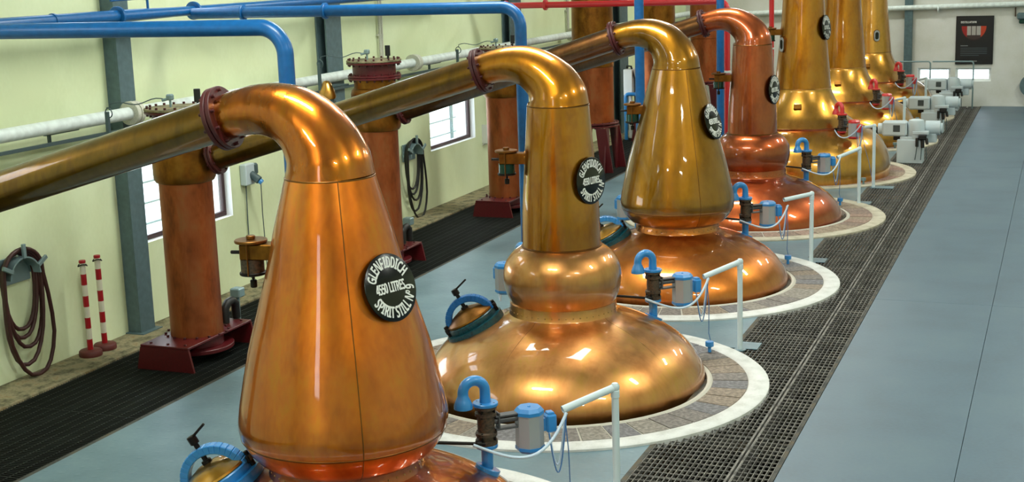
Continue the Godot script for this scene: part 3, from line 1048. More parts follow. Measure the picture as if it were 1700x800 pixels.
func build_condensers() -> void:
	var names := ["copper column condenser on a red stand, fed by the arm of the still signed 9",
		"reddish copper column condenser standing in front of the window, low red bolted stand",
		"copper column condenser with red flanged top, beside the black hose",
		"copper column condenser on low red stand, beside the white wall box",
		"wide copper column condenser on tall splayed red stand, beside the grey wall post",
		"wide copper column condenser on tall red stand, middle one of three wide columns",
		"wide dark copper column condenser on tall red stand, next to the red downpipe"]
	for i in 7:
		var t := thing("column_condenser", names[i], "condenser", Vector3(CX, 0, ZC[i]), 0.0, "copper condensers along the wall")
		if i < 4:
			var ps := 0.25
			var b := MB.new()
			b.box(Vector3(0, ps - 0.012, 0), Vector3(0.56, 0.024, 1.14), 0.004)
			var st := part(t, "stand", b, M.stand_red)
			for s in [-1.0, 1.0]:
				b = MB.new()
				b.prism(PackedVector2Array([Vector2(-0.28, ps - 0.024), Vector2(-0.33, 0.0), Vector2(0.33, 0.0), Vector2(0.28, ps - 0.024)]), s * 0.56 - 0.012, s * 0.56 + 0.012)
				part(st, "leg", b, M.stand_red)
			b = MB.new()
			bolts_ring(b, Vector3(0, ps, 0), 0.31, 16, 0, 0.02, 0.014)
			for s in [-1.0, 1.0]:
				for q in [-0.2, 0.0, 0.2]:
					b.cyl(Vector3(q, ps, s * 0.50), Vector3(q, ps + 0.012, s * 0.50), 0.014, 6, 0.002)
			part(st, "bolts", b, M.maroon).set_meta("kind", "stuff")
			b = MB.new()
			b.cyl(Vector3(0, 0.13, 0), Vector3(0, ps - 0.024, 0), 0.26, 32)
			b.cyl(Vector3(0, 0.09, 0), Vector3(0, 0.13, 0), 0.36, 40)
			part(t, "bottom_flange", b, M.stand_red)
			b = MB.new()
			b.lathe([Vector2(0, ps), Vector2(0.265, ps), Vector2(0.262, ps + 0.05), Vector2(0.26, 1.2), Vector2(0.262, 1.82), Vector2(0.0, 1.82)], Transform3D.IDENTITY, 56)
			part(t, "shell", b, M.cond)
			var yt: float = [2.53, 2.53, 2.68, 2.56][i]
			b = MB.new()
			b.lathe([Vector2(0.255, 1.79), Vector2(0.285, 1.80), Vector2(0.302, 1.83), Vector2(0.306, 1.88), Vector2(0.306, 2.26), Vector2(0.295, 2.31), Vector2(0.262, 2.335), Vector2(0.258, yt - 0.22), Vector2(0.258, yt - 0.2)], Transform3D.IDENTITY, 56)
			part(t, "head", b, M.cond_head)
			b = MB.new()
			b.cyl(Vector3(0, yt - 0.24, 0), Vector3(0, yt - 0.215, 0), 0.335, 48)
			b.cyl(Vector3(0, yt - 0.21, 0), Vector3(0, yt - 0.185, 0), 0.335, 48)
			b.cyl(Vector3(0, yt - 0.185, 0), Vector3(0, yt - 0.05, 0), 0.272, 48)
			b.cyl(Vector3(0, yt - 0.05, 0), Vector3(0, yt - 0.028, 0), 0.345, 48)
			var tp := part(t, "top_box", b, M.stand_red)
			b = MB.new()
			b.cyl(Vector3(0, yt - 0.024, 0), Vector3(0, yt, 0), 0.345, 48)
			part(tp, "top_plate", b, M.concrete)
			b = MB.new()
			bolts_ring(b, Vector3(0, 0, 0), 0.315, 20, yt - 0.075, yt + 0.022, 0.013)
			bolts_ring(b, Vector3(0, 0, 0), 0.308, 20, yt - 0.265, yt - 0.165, 0.012)
			part(tp, "bolts", b, M.maroon).set_meta("kind", "stuff")
			b = MB.new()
			b.cyl(Vector3(0.16, yt, -0.08), Vector3(0.16, yt + 0.04, -0.08), 0.012, 8)
			b.cyl(Vector3(0.16, yt + 0.04, -0.08), Vector3(0.16, yt + 0.17, -0.08), 0.033, 16)
			part(tp, "vent_cap", b, M.black_rubber)
			b = MB.new()
			b.cyl(Vector3(-0.06, yt, 0.06), Vector3(-0.06, yt + 0.07, 0.06), 0.012, 8)
			b.box(Vector3(-0.06, yt + 0.1, 0.06), Vector3(0.06, 0.06, 0.07), 0.012)
			b.cyl(Vector3(-0.06, yt + 0.09, 0.06), Vector3(-0.13, yt + 0.07, 0.10), 0.014, 8)
			part(tp, "probe_head", b, M.hook)
			b = MB.new()
			var pts := []
			for k in 13:
				var f := k / 12.0
				pts.append(Vector3(-0.10 - 0.45 * f, yt + 0.08 + 0.02 * sin(f * 9.0) - 0.03 * f, 0.08 + 0.28 * f))
			for k in 14:
				var a := TAU * k / 13
				pts.append(Vector3(-0.55 - 0.05 * sin(a), yt + 0.03 - 0.05 + 0.05 * cos(a), 0.36 + 0.004 * k))
			b.tube(pts, 0.006, 6)
			part(tp, "probe_cable", b, M.rail_grey)
			b = MB.new()
			b.box(Vector3(-0.56, yt - 0.18, 0.40), Vector3(0.035, 0.34, 0.035), 0.003)
			b.box(Vector3(-0.42, yt - 0.30, 0.28), Vector3(0.36, 0.03, 0.03), 0.003, Basis(Vector3.UP, 0.7))
			part(tp, "cable_bracket", b, M.rail_grey)
			# drain elbow at the foot
			b = MB.new()
			b.tube([Vector3(0.10, 0.26, -0.36), Vector3(0.10, 0.40, -0.37), Vector3(0.10, 0.45, -0.42), Vector3(0.10, 0.46, -0.5), Vector3(0.10, 0.42, -0.56), Vector3(0.10, 0.26, -0.57)], 0.045, 12)
			part(t, "drain_elbow", b, M.black_rubber)
			b = MB.new()
			b.box(Vector3(-0.02, 0.47, -0.8), Vector3(0.12, 0.10, 0.12), 0.012)
			b.cyl(Vector3(-0.02, 0.0, -0.8), Vector3(-0.02, 0.42, -0.8), 0.02, 10)
			b.cyl(Vector3(-0.02, 0.36, -0.8), Vector3(-0.02, 0.38, -0.62), 0.015, 8)
			part(t, "drain_valve", b, M.hook)
			if i == 2:
				b = MB.new()
				b.cyl(Vector3(-0.50, 1.95, 0.34), Vector3(-0.50, 2.22, 0.34), 0.085, 20)
				b.cyl(Vector3(-0.50, 2.10, 0.34), Vector3(-0.25, 2.10, 0.17), 0.05, 14)
				b.cyl(Vector3(-0.42, 2.10, 0.285), Vector3(-0.39, 2.10, 0.265), 0.10, 18)
				var rv := part(t, "relief_valve", b, M.column)
				b = MB.new()
				b.lathe([Vector2(0, 0), Vector2(0.105, 0), Vector2(0.11, 0.03), Vector2(0.095, 0.10), Vector2(0.06, 0.19), Vector2(0.035, 0.22), Vector2(0, 0.228)], Transform3D(Basis.IDENTITY, Vector3(-0.50, 2.22, 0.34)), 24)
				part(rv, "valve_cone", b, M.brass)
		else:
			var b := MB.new()
			b.cyl(Vector3(0, 0.86, 0), Vector3(0, 0.89, 0), 0.46, 40)
			b.cyl(Vector3(0, 0.81, 0), Vector3(0, 0.84, 0), 0.46, 40)
			var st := part(t, "stand", b, M.stand_red)
			for sx in [-1.0, 1.0]:
				for sz in [-1.0, 1.0]:
					b = MB.new()
					b.prism(PackedVector2Array([Vector2(-0.16, 0.81), Vector2(-0.14, 0.0), Vector2(0.14, 0.0), Vector2(0.0, 0.81)]), -0.015, 0.015, Transform3D(Basis(Vector3(0, 0, sz), Vector3.UP, Vector3(-sz, 0, 0)).orthonormalized(), Vector3(sx * 0.34, 0, sz * 0.36)))
					b.prism(PackedVector2Array([Vector2(-0.20, 0.81), Vector2(-0.10, 0.0), Vector2(0.12, 0.0), Vector2(0.0, 0.81)]), -0.015, 0.015, Transform3D(Basis(Vector3(sx, 0, 0), Vector3.UP, Vector3(0, 0, sx)), Vector3(sx * 0.36, 0, sz * 0.40)))
					part(st, "leg", b, M.stand_red)
			b = MB.new()
			bolts_ring(b, Vector3.ZERO, 0.42, 18, 0.79, 0.905, 0.012)
			part(st, "bolts", b, M.maroon).set_meta("kind", "stuff")
			b = MB.new()
			b.lathe([Vector2(0, 0.89), Vector2(0.37, 0.89), Vector2(0.37, 1.9), Vector2(0.0, 1.9)], Transform3D.IDENTITY, 56)
			part(t, "shell", b, M.cond)
			b = MB.new()
			b.lathe([Vector2(0.37, 1.9), Vector2(0.382, 1.91), Vector2(0.38, 2.6), Vector2(0.36, 4.4), Vector2(0.30, 4.5), Vector2(0, 4.52)], Transform3D.IDENTITY, 56)
			part(t, "upper_shell", b, M.cond_head if i != 6 else M.cond)

# ---------------------------------------------------------------- overhead pipes
func bend_path(a: Vector3, corner: Vector3, c: Vector3, r: float, sub := 10) -> Array:
	var d0 := (a - corner).normalized(); var d1 := (c - corner).normalized()
	var o := [a]
	var p0 := corner + d0 * r; var p1 := corner + d1 * r
	var ctr := corner + (d0 + d1) * r
	for k in sub + 1:
		var t := (PI / 2) * k / sub
		o.append(ctr - d1 * r * cos(t) - d0 * r * sin(t))
	o.append(c)
	return o

func build_overhead_pipes() -> void:
	var labels := ["blue water pipe crossing overhead and dropping behind the cone-headed still signed 9", "blue water pipe crossing overhead and dropping behind the golden ball-bulged still",
		"blue water pipe dropping behind the cone-headed still between two ball-bulged stills", "blue water pipe dropping behind the reddish ball-bulged still"]
	for i in 4:
		var px: float = AX + [-0.953, -0.789, -0.782, -0.745][i]; var pz: float = ZS[i] - 1.15
		var y: float = [3.41, 3.38, 3.78, 3.78][i]
		var t := thing("water_pipe", labels[i], "pipe", Vector3(px, 0, pz), 0.0, "blue water pipes")
		var b := MB.new()
		var rr := 0.06
		b.tube(bend_path(Vector3((-8.84 if i < 2 else WALL_X + 0.01) - px, y, 0), Vector3(0, y, 0), Vector3(0, 0.0, 0), 0.2), rr, 20)
		part(t, "pipe", b, M.blue_pipe)
		if i > 0:
			for q in [-3.2, -2.2]:
				b = MB.new()
				b.cyl(Vector3(q, y, 0), Vector3(q + 0.03, y, 0), 0.085, 20)
				part(t, "pipe_flange", b, M.blue_pipe)
	# wall-side header pipe with flanges and a lever valve
	var t := thing("header_pipe", "blue flanged pipe with lever valve running above the water pipe along the wall", "pipe", Vector3(-8.9, 0, -11.0))
	var b := MB.new()
	var y0 := 3.41
	var path := [Vector3(0, y0, 3.0), Vector3(0, y0, -0.9), Vector3(0, y0, -1.6), Vector3(0, y0, -9.0)]
	b.tube(path, [0.062, 0.062, 0.052, 0.052], 20)
	part(t, "pipe", b, M.blue_pipe)
	for q in [0.35, -0.62, -1.95]:
		b = MB.new()
		b.cyl(Vector3(0, y0, q), Vector3(0, y0, q - 0.035), 0.10 if q < 0 else 0.072, 24)
		part(t, "pipe_flange", b, M.blue_pipe)
	b = MB.new()
	b.cyl(Vector3(0, y0 + 0.05, -1.15), Vector3(0, y0 + 0.16, -1.15), 0.014, 10)
	b.tube([Vector3(0, y0 + 0.155, -1.15), Vector3(0, y0 + 0.165, -1.0), Vector3(0, y0 + 0.16, -0.55)], 0.014, 10)
	part(t, "valve_lever", b, M.blue_pipe)
	# red steam pipe
	t = thing("steam_pipe", "bright red steam pipe with flange running high and dropping behind the reddish still", "pipe", Vector3(-4.956, 0, -21.6))
	b = MB.new()
	b.tube(bend_path(Vector3(-3.9, 3.12, 0), Vector3(0.0, 3.12, 0), Vector3(0.0, 0.0, 0), 0.14), 0.05, 20)
	part(t, "pipe", b, M.red)
	for q in [-3.05, -3.75]:
		b = MB.new()
		b.cyl(Vector3(q, 3.12, 0), Vector3(q + 0.05, 3.12, 0), 0.085, 20)
		part(t, "pipe_flange", b, M.red)
	for yy in [1.0, 2.0]:
		b = MB.new()
		b.cyl(Vector3(0, yy, 0), Vector3(0, yy + 0.04, 0), 0.058, 16)
		part(t, "pipe_band", b, M.pipe_white)
	t = thing("steam_downpipe", "bright red vertical pipe between the reddish still and the wide-necked still", "pipe", Vector3(-4.905, 0, -24.9))
	b = MB.new()
	b.cyl(Vector3(0, 1.0, 0), Vector3(0, 5.2, 0), 0.045, 18)
	part(t, "pipe", b, M.red)
	for yy in [1.75, 2.15]:
		b = MB.new()
		b.cyl(Vector3(0, yy, 0), Vector3(0, yy + 0.03, 0), 0.055, 16)
		part(t, "pipe_band", b, M.pipe_white)

# ---------------------------------------------------------------- valves on the pots
func build_valves(i: int) -> void:
	var wash := i >= 4
	var u := Vector3(0.736, 0, -0.677) if not wash else Vector3(0.74, 0, 0.673)
	var c: Material = M.blue if not wash else M.red
	var cn := "blue" if not wash else "red"
	var y0 := 0.45 if not wash else 0.68
	var rho := (0.97 if i == 0 else 0.93) if not wash else 1.06
	valve(i, u, rho, y0, c, "%s gooseneck relief valve with grey actuator on %s" % [cn, SN[i]], cn, true)
	cable_post(i, u, "white cable post with slanted arm beside %s" % SN[i])
	if not wash:
		valve(i, Vector3(-0.75, 0, -0.66).normalized(), 0.89, 0.475, c, "%s-capped actuator valve on the wall side of %s" % [cn, SN[i]], cn, false)

func valve(i: int, u: Vector3, rho: float, y0: float, cm: Material, label: String, cn: String, aisle: bool) -> void:
	var at: Vector3 = Vector3(AX, y0, ZS[i]) + u * rho
	var t := thing("relief_valve", label, "valve", at, atan2(-u.z, u.x), cn + " relief valves")
	var b := MB.new()
	b.cyl(Vector3(0, -0.03, 0), Vector3(0, 0.015, 0), 0.088, 24)
	var foot := part(t, "foot_flange", b, cm)
	foot.rotation.z = -0.42
	b = MB.new()
	b.cyl(Vector3(0, 0.0, 0), Vector3(0, 0.16, 0), 0.040, 20)
	b.cyl(Vector3(0, 0.155, 0), Vector3(0, 0.18, 0), 0.076, 24)
	part(t, "riser", b, cm)
	b = MB.new()
	b.lathe([Vector2(0, 0.182), Vector2(0.074, 0.182), Vector2(0.076, 0.19), Vector2(0.076, 0.21), Vector2(0.056, 0.215), Vector2(0.056, 0.235), Vector2(0.074, 0.242), Vector2(0.074, 0.262), Vector2(0.058, 0.27), Vector2(0.06, 0.33), Vector2(0.058, 0.375), Vector2(0.074, 0.382), Vector2(0.074, 0.402), Vector2(0.056, 0.41), Vector2(0.056, 0.425), Vector2(0.076, 0.43), Vector2(0.076, 0.448), Vector2(0, 0.448)], Transform3D.IDENTITY, 24)
	var body := part(t, "valve_body", b, M.valve_brown)
	b = MB.new()
	bolts_ring(b, Vector3.ZERO, 0.064, 4, 0.17, 0.27, 0.008)
	bolts_ring(b, Vector3.ZERO, 0.064, 4, 0.37, 0.475, 0.008)
	part(body, "bolts", b, M.dark_metal).set_meta("kind", "stuff")
	b = MB.new()
	b.cyl(Vector3(0, 0.45, 0), Vector3(0, 0.474, 0), 0.086, 28)
	var path := [Vector3(0, 0.47, 0), Vector3(0, 0.52, 0)]
	var rad := [0.040, 0.036]
	for k in 13:
		var a := PI * k / 12
		path.append(Vector3(-0.078 + 0.078 * cos(a), 0.555 + 0.078 * sin(a), 0)); rad.append(0.036)
	for q in [[0.535, 0.037], [0.505, 0.052], [0.475, 0.062], [0.45, 0.064]]:
		path.append(Vector3(-0.156, q[0], 0)); rad.append(q[1])
	b.tube(path, rad, 20)
	part(t, "gooseneck", b, cm)
	# bracket and actuator
	b = MB.new()
	b.box(Vector3(0.14, 0.365, 0), Vector3(0.16, 0.012, 0.07), 0.002)
	b.box(Vector3(0.14, 0.275, 0), Vector3(0.16, 0.012, 0.07), 0.002)
	b.cyl(Vector3(0.05, 0.33, 0), Vector3(0.23, 0.33, 0), 0.022, 12)
	b.box(Vector3(0.085, 0.33, 0), Vector3(0.012, 0.12, 0.07), 0.002)
	part(t, "bracket", b, M.bracket)
	var cx := 0.325
	b = MB.new()
	var oct := []
	b.lathe([Vector2(0, 0.185), Vector2(0.098, 0.185), Vector2(0.098, 0.415), Vector2(0, 0.415)], Transform3D(Basis(Vector3.UP, PI / 8), Vector3(cx, 0, 0)), 8, 0.0, TAU, 2.0)
	flat_norms(b)
	var ac := part(t, "actuator", b, M.alu)
	ac.position = Vector3(-0.012, -0.065, 0)
	b = MB.new()
	var capx := Transform3D(Basis(Vector3.UP, PI / 8), Vector3(cx, 0, 0))
	b.lathe([Vector2(0, 0.412), Vector2(0.102, 0.412), Vector2(0.102, 0.436), Vector2(0.082, 0.46), Vector2(0, 0.46)], capx, 8, 0.0, TAU, 2.0)
	flat_norms(b)
	b.cyl(Vector3(cx, 0.455, 0), Vector3(cx, 0.468, 0), 0.012, 8)
	part(ac, "end_cap", b, cm)
	b = MB.new()
	b.lathe([Vector2(0, 0.145), Vector2(0.08, 0.145), Vector2(0.102, 0.165), Vector2(0.102, 0.187), Vector2(0, 0.187)], capx, 8, 0.0, TAU, 2.0)
	flat_norms(b)
	part(ac, "end_cap", b, cm)
	b = MB.new()
	b.box(Vector3(cx + 0.105, 0.32, 0), Vector3(0.03, 0.09, 0.05), 0.004)
	b.box(Vector3(cx + 0.152, 0.325, 0), Vector3(0.075, 0.13, 0.085), 0.012)
	b.box(Vector3(cx + 0.152, 0.395, 0), Vector3(0.05, 0.02, 0.06), 0.006)
	part(ac, "junction_box", b, cm)
	# cables
	b = MB.new()
	var cab := []
	if aisle:
		for k in 17:
			var f := k / 16.0
			cab.append(Vector3(-0.12 + 0.68 * f, lerpf(0.21, 0.335, f) - 0.95 * f * (1 - f) * (0.45 + 0.55 * f), 0.07 + 0.09 * sin(f * PI)))
	else:
		for k in 17:
			var f := k / 16.0
			cab.append(Vector3(cx + 0.16 - 0.03 * f + 0.05 * sin(f * PI), lerpf(0.28, 0.12, f) - 0.10 * sin(f * PI), 0.1 * sin(f * PI)))
	b.tube(cab, 0.011, 8)
	part(t, "cable", b, M.cable_white)
	b = MB.new()
	var lp := []
	for k in 15:
		var f := k / 14.0
		lp.append(Vector3(cx + 0.12 + 0.12 * f, lerpf(0.20, 0.32, f) - 0.30 * sin(f * PI), 0.03))
	b.tube(lp, 0.007, 8)
	part(t, "cable", b, M.cable_white)
	if aisle:
		b = MB.new()
		var lp2 := []
		for k in 15:
			var f := k / 14.0
			lp2.append(Vector3(cx + 0.11 + 0.13 * f, lerpf(0.20, 0.30, f) - 0.34 * sin(f * PI), 0.05))
		b.tube(lp2, 0.005, 6)
		b.tube([Vector3(cx + 0.235, 0.30, 0.04), Vector3(cx + 0.26, 0.05, 0.03), Vector3(cx + 0.30, -0.25, -0.05), Vector3(cx + 0.36, -y0 + 0.06, -0.1)], 0.004, 6)
		part(t, "cable", b, M.cable_blue)
		b = MB.new()
		b.cyl(Vector3(-0.42, 0.27, 0.05), Vector3(-0.03, 0.20, 0.06), 0.012, 8)
		b.cyl(Vector3(-0.1, 0.214, 0.058), Vector3(-0.06, 0.206, 0.06), 0.022, 8)
		part(t, "conduit", b, M.dark_metal)
		# little probe cap standing on the kerb
		b = MB.new()
		b.cyl(Vector3(cx + 0.27, -y0 + 0.03, 0.02), Vector3(cx + 0.27, -y0 + 0.09, 0.02), 0.018, 10)
		b.cyl(Vector3(cx + 0.27, -y0 + 0.09, 0.02), Vector3(cx + 0.27, -y0 + 0.14, 0.02), 0.042, 14)
		part(t, "floor_probe", b, cm if cn == "blue" else M.hook)

func flat_norms(b: MB) -> void:
	for k in range(0, b.v.size(), 3):
		var nn := (b.v[k + 2] - b.v[k]).cross(b.v[k + 1] - b.v[k]).normalized()
		b.n[k] = nn; b.n[k + 1] = nn; b.n[k + 2] = nn

func cable_post(i: int, u: Vector3, label: String) -> void:
	var rho := 1.93 if i == 0 else 1.875
	var at: Vector3 = Vector3(AX, 0, ZS[i]) + u * rho
	var y: float = [0.89, 0.89, 0.88, 0.87, 1.02, 1.02, 1.02][i]
	var t := thing("cable_post", label, "post", at, atan2(-u.z, u.x), "white cable posts")
	var b := MB.new()
	b.cyl(Vector3(0, 0.0, 0), Vector3(0, y - 0.02, 0), 0.026, 20)
	part(t, "post", b, M.white_paint)
	b = MB.new()
	b.lathe([Vector2(0, -0.034), Vector2(0.02, -0.03), Vector2(0.031, -0.012), Vector2(0.032, 0.012), Vector2(0.02, 0.03), Vector2(0, 0.034)], Transform3D(Basis.IDENTITY, Vector3(0, y, 0)), 16)
	b.cyl(Vector3(0, y - 0.075, 0), Vector3(0, y - 0.02, 0), 0.031, 18)
	part(t, "elbow", b, M.white_paint)
	b = MB.new()
	var e := Vector3(-0.40 if i < 4 else -0.22, y - (0.105 if i in [0, 1, 3] else 0.04), 0)
	b.tube([Vector3(0, y, 0), e], 0.027, 18, false)
	b.tube([Vector3(0, y, 0), e], 0.022, 18, false)
	part(t, "slanted_arm", b, M.white_paint)
	b = MB.new()
	b.cyl(Vector3(0, -0.002, 0), Vector3(0, 0.012, 0), 0.06, 18)
	b.box(Vector3(0.10, 0.006, -0.12), Vector3(0.34, 0.010, 0.24), 0.002, Basis(Vector3.UP, -atan2(-u.z, u.x)))
	part(t, "base_plate", b, M.deck)

# ---------------------------------------------------------------- things on the side wall
func build_wall_things() -> void:
	var b: MB
	# steel columns
	var cols := [[-11.88, -12.13], [-16.3, -16.72], [-22.9, -23.45], [-29.4, -30.0]]
	for c in cols:
		b = MB.new()
		var mid: float = (c[0] + c[1]) / 2; var w: float = c[0] - c[1]
		b.box(Vector3(WALL_X + 0.012, 3.2, mid), Vector3(0.024, 6.6, w), 0.003)
		b.box(Vector3(WALL_X + 0.08, 3.2, mid), Vector3(0.13, 6.6, 0.016 if w > 0.3 else w * 0.98), 0.003)
		b.box(Vector3(WALL_X + 0.155, 3.2, mid), Vector3(0.024, 6.6, w), 0.003)
		b.box(Vector3(WALL_X + 0.1, 0.015, mid), Vector3(0.26, 0.03, w + 0.1), 0.003)
		struct("column", b, M.column)
	# white steam main with flange and supports
	var t := thing("steam_main", "thick white lagged pipe running along the cream wall above the windows", "pipe", Vector3(-9.05, 2.40, -15.5))
	b = MB.new()
	b.cyl(Vector3(0, 0, 10), Vector3(0, 0, -20.1), 0.066, 28)
	part(t, "pipe", b, M.pipe_white)
	for z in [3.62, -3.2, -10.4]:
		b = MB.new()
		b.cyl(Vector3(0, 0, z), Vector3(0, 0, z - 0.06), 0.125, 24)
		b.cyl(Vector3(0, 0, z - 0.08), Vector3(0, 0, z - 0.14), 0.12, 24)
		part(t, "lagged_flange", b, M.lagging)
	t = thing("cable_conduit", "thin grey conduit on brackets under the white wall pipe", "conduit", Vector3(-9.1, 2.23, -15.5))
	b = MB.new()
	b.box(Vector3(0, 0, -5), Vector3(0.03, 0.035, 30), 0.003)
	part(t, "rail", b, M.rail_grey)
	for z in [4.75, 0.2, -4.0]:
		b = MB.new()
		b.box(Vector3(-0.08, 0.09, z - 0.22), Vector3(0.035, 0.03, 0.5), 0.003)
		b.box(Vector3(-0.05, 0.05, z), Vector3(0.03, 0.1, 0.03), 0.003)
		part(t, "bracket", b, M.rail_grey)
	# thin vertical conduits
	for z in [-18.1, -26.3]:
		t = thing("wall_conduit", "thin grey vertical conduit on cream wall " + ("behind the red flanged condenser top" if z > -20 else "beside the wide copper column"), "conduit", Vector3(-9.26, 2.45, z))
		b = MB.new()
		b.cyl(Vector3(0, 0, 0), Vector3(0, 3.8, 0), 0.022, 12)
		b.cyl(Vector3(0, 0, -0.07), Vector3(0, 3.8, -0.07), 0.014, 12)
		part(t, "tube", b, M.lagging)
		for k in 4:
			b = MB.new()
			b.box(Vector3(-0.02, 0.4 + k * 0.9, -0.03), Vector3(0.04, 0.03, 0.16), 0.003)
			part(t, "clip", b, M.lagging)
	# electric box
	t = thing("socket_box", "small grey electric socket box with blue plug on cream wall beside window", "socket", Vector3(-9.3, 1.38, -14.35))
	b = MB.new()
	b.box(Vector3(0.05, 0, 0), Vector3(0.10, 0.26, 0.2), 0.012)
	part(t, "box", b, M.machine)
	b = MB.new()
	b.cyl(Vector3(0.08, 0.0, -0.02), Vector3(0.19, -0.08, -0.04), 0.05, 14)
	b.box(Vector3(0.06, 0.05, -0.12), Vector3(0.1, 0.14, 0.1), 0.02)
	part(t, "plug", b, M.rail_grey)
	b = MB.new()
	b.cyl(Vector3(0.19, -0.08, -0.04), Vector3(0.22, -0.11, -0.05), 0.035, 12)
	part(t, "plug_cap", b, M.blue)
	b = MB.new()
	b.tube([Vector3(0.03, -0.13, 0.02), Vector3(0.02, -0.6, 0.02), Vector3(0.02, -1.3, 0.02)], 0.007, 6)
	b.tube([Vector3(0.2, -0.12, -0.05), Vector3(0.1, -0.5, -0.2), Vector3(0.06, -1.0, -0.28), Vector3(0.05, -1.3, -0.3)], 0.006, 6)
	part(t, "lead", b, M.rail_grey)
	# white wall box beside the condenser
	t = thing("wall_box", "white open-topped wall box hanging beside the copper condenser", "box", Vector3(-9.3, 0.66, -21.98))
	b = MB.new()
	b.prism(PackedVector2Array([Vector2(0, 0.08), Vector2(0.14, 0.2), Vector2(0.14, 0.44), Vector2(0.125, 0.44), Vector2(0.125, 0.21), Vector2(0.0, 0.10)]), -0.14, 0.14)
	b.box(Vector3(0.07, 0.28, 0.14), Vector3(0.14, 0.32, 0.01), 0.0)
	b.box(Vector3(0.07, 0.28, -0.14), Vector3(0.14, 0.32, 0.01), 0.0)
	part(t, "box", b, M.reveal)
	b = MB.new()
	b.box(Vector3(0.06, 0.40, 0.0), Vector3(0.10, 0.03, 0.26), 0.0)
	part(t, "contents", b, M.black_rubber)
	# hoses
	hose(Vector3(WALL_X + 0.01, 1.0, -10.22), M.brown_rubber, "coiled dark brown hose hanging on a grey wall hook beside the striped posts", 0.033, 1.0)
	hose(Vector3(WALL_X + 0.01, 0.95, -18.9), M.black_rubber, "coiled black hose hanging on a grey wall hook beside the louvred window", 0.026, 0.98)
	# striped posts
	for k in 2:
		bollard(Vector3(-9.12 - 0.015 * k, 0.02, -11.02 - 0.25 * k), ["red and white striped post with ring on top, standing nearer the brown hose", "red and white striped post, standing nearer the grey wall column"][k])
	# railing and shed outside the low windows
	t = thing("outside_railing", "grey-green railing outside the louvred low window", "railing", Vector3(-12.2, -0.5, -22.0))
	for k in 7:
		b = MB.new()
		b.box(Vector3(0, 0.85, 7.0 - k * 2.0), Vector3(0.06, 1.7, 0.06), 0.0)
		part(t, "railing_post", b, M.rail_grey)
	for y in [0.5, 0.8, 1.1, 1.4, 1.72]:
		b = MB.new()
		b.box(Vector3(0, y, 1.0), Vector3(0.05, 0.05 if y > 1.5 else 0.025, 14), 0.0)
		part(t, "rail", b, M.rail_grey)
	t = thing("outside_shed", "pale low building seen through the low windows", "building", Vector3(-24, -0.5, -32))
	b = MB.new()
	b.box(Vector3(0, 1.0, 0), Vector3(4, 2.0, 18), 0.0)
	part(t, "wall", b, M.outside_wall)
	b = MB.new()
	b.prism(PackedVector2Array([Vector2(-2.2, 2.0), Vector2(2.2, 2.0), Vector2(0, 2.6)]), -9.2, 9.2)
	part(t, "roof", b, M.outside)
	t = thing("outside_hedge", "green grassy bank beyond the first low window", "hedge", Vector3(-26, -0.5, -12))
	b = MB.new()
	b.prism(PackedVector2Array([Vector2(-3, 0), Vector2(3, 0), Vector2(1.5, 1.2), Vector2(-1.5, 1.6)]), -7, 7)
	part(t, "bank", b, M.outside_green)
	# fittings by the wide condensers
	t = thing("control_cabinet", "small white control cabinet with blue pipe between the grey wall post and wide copper columns", "cabinet", Vector3(-8.72, 0, -28.75))
	b = MB.new()
	b.box(Vector3(0, 1.22, 0), Vector3(0.20, 0.56, 0.34), 0.01)
	b.box(Vector3(0, 0.48, 0), Vector3(0.06, 0.96, 0.06), 0.004)
	part(t, "body", b, M.reveal)
	b = MB.new()
	b.tube(bend_path(Vector3(0.22, 0.98, 0.25), Vector3(-0.02, 0.98, 0.28), Vector3(-0.02, 0.0, 0.28), 0.07), 0.04, 14)
	b.cyl(Vector3(0.20, 0.98, 0.25), Vector3(0.24, 0.98, 0.245), 0.075, 16)
	part(t, "blue_pipe", b, M.blue)
	b = MB.new()
	b.tube([Vector3(-0.1, 1.45, -0.1), Vector3(-0.06, 1.56, 0.0), Vector3(0.05, 1.56, 0.08), Vector3(0.14, 1.3, 0.14), Vector3(0.16, 0.8, 0.16), Vector3(0.14, 0.4, 0.16)], 0.022, 10)
	part(t, "black_cable", b, M.black_rubber)
	b = MB.new()
	b.box(Vector3(0.12, 0.42, 0.2), Vector3(0.16, 0.2, 0.16), 0.02)
	b.cyl(Vector3(0.12, 0.52, 0.2), Vector3(0.12, 0.6, 0.2), 0.04, 12)
	part(t, "motor", b, M.dark_metal)

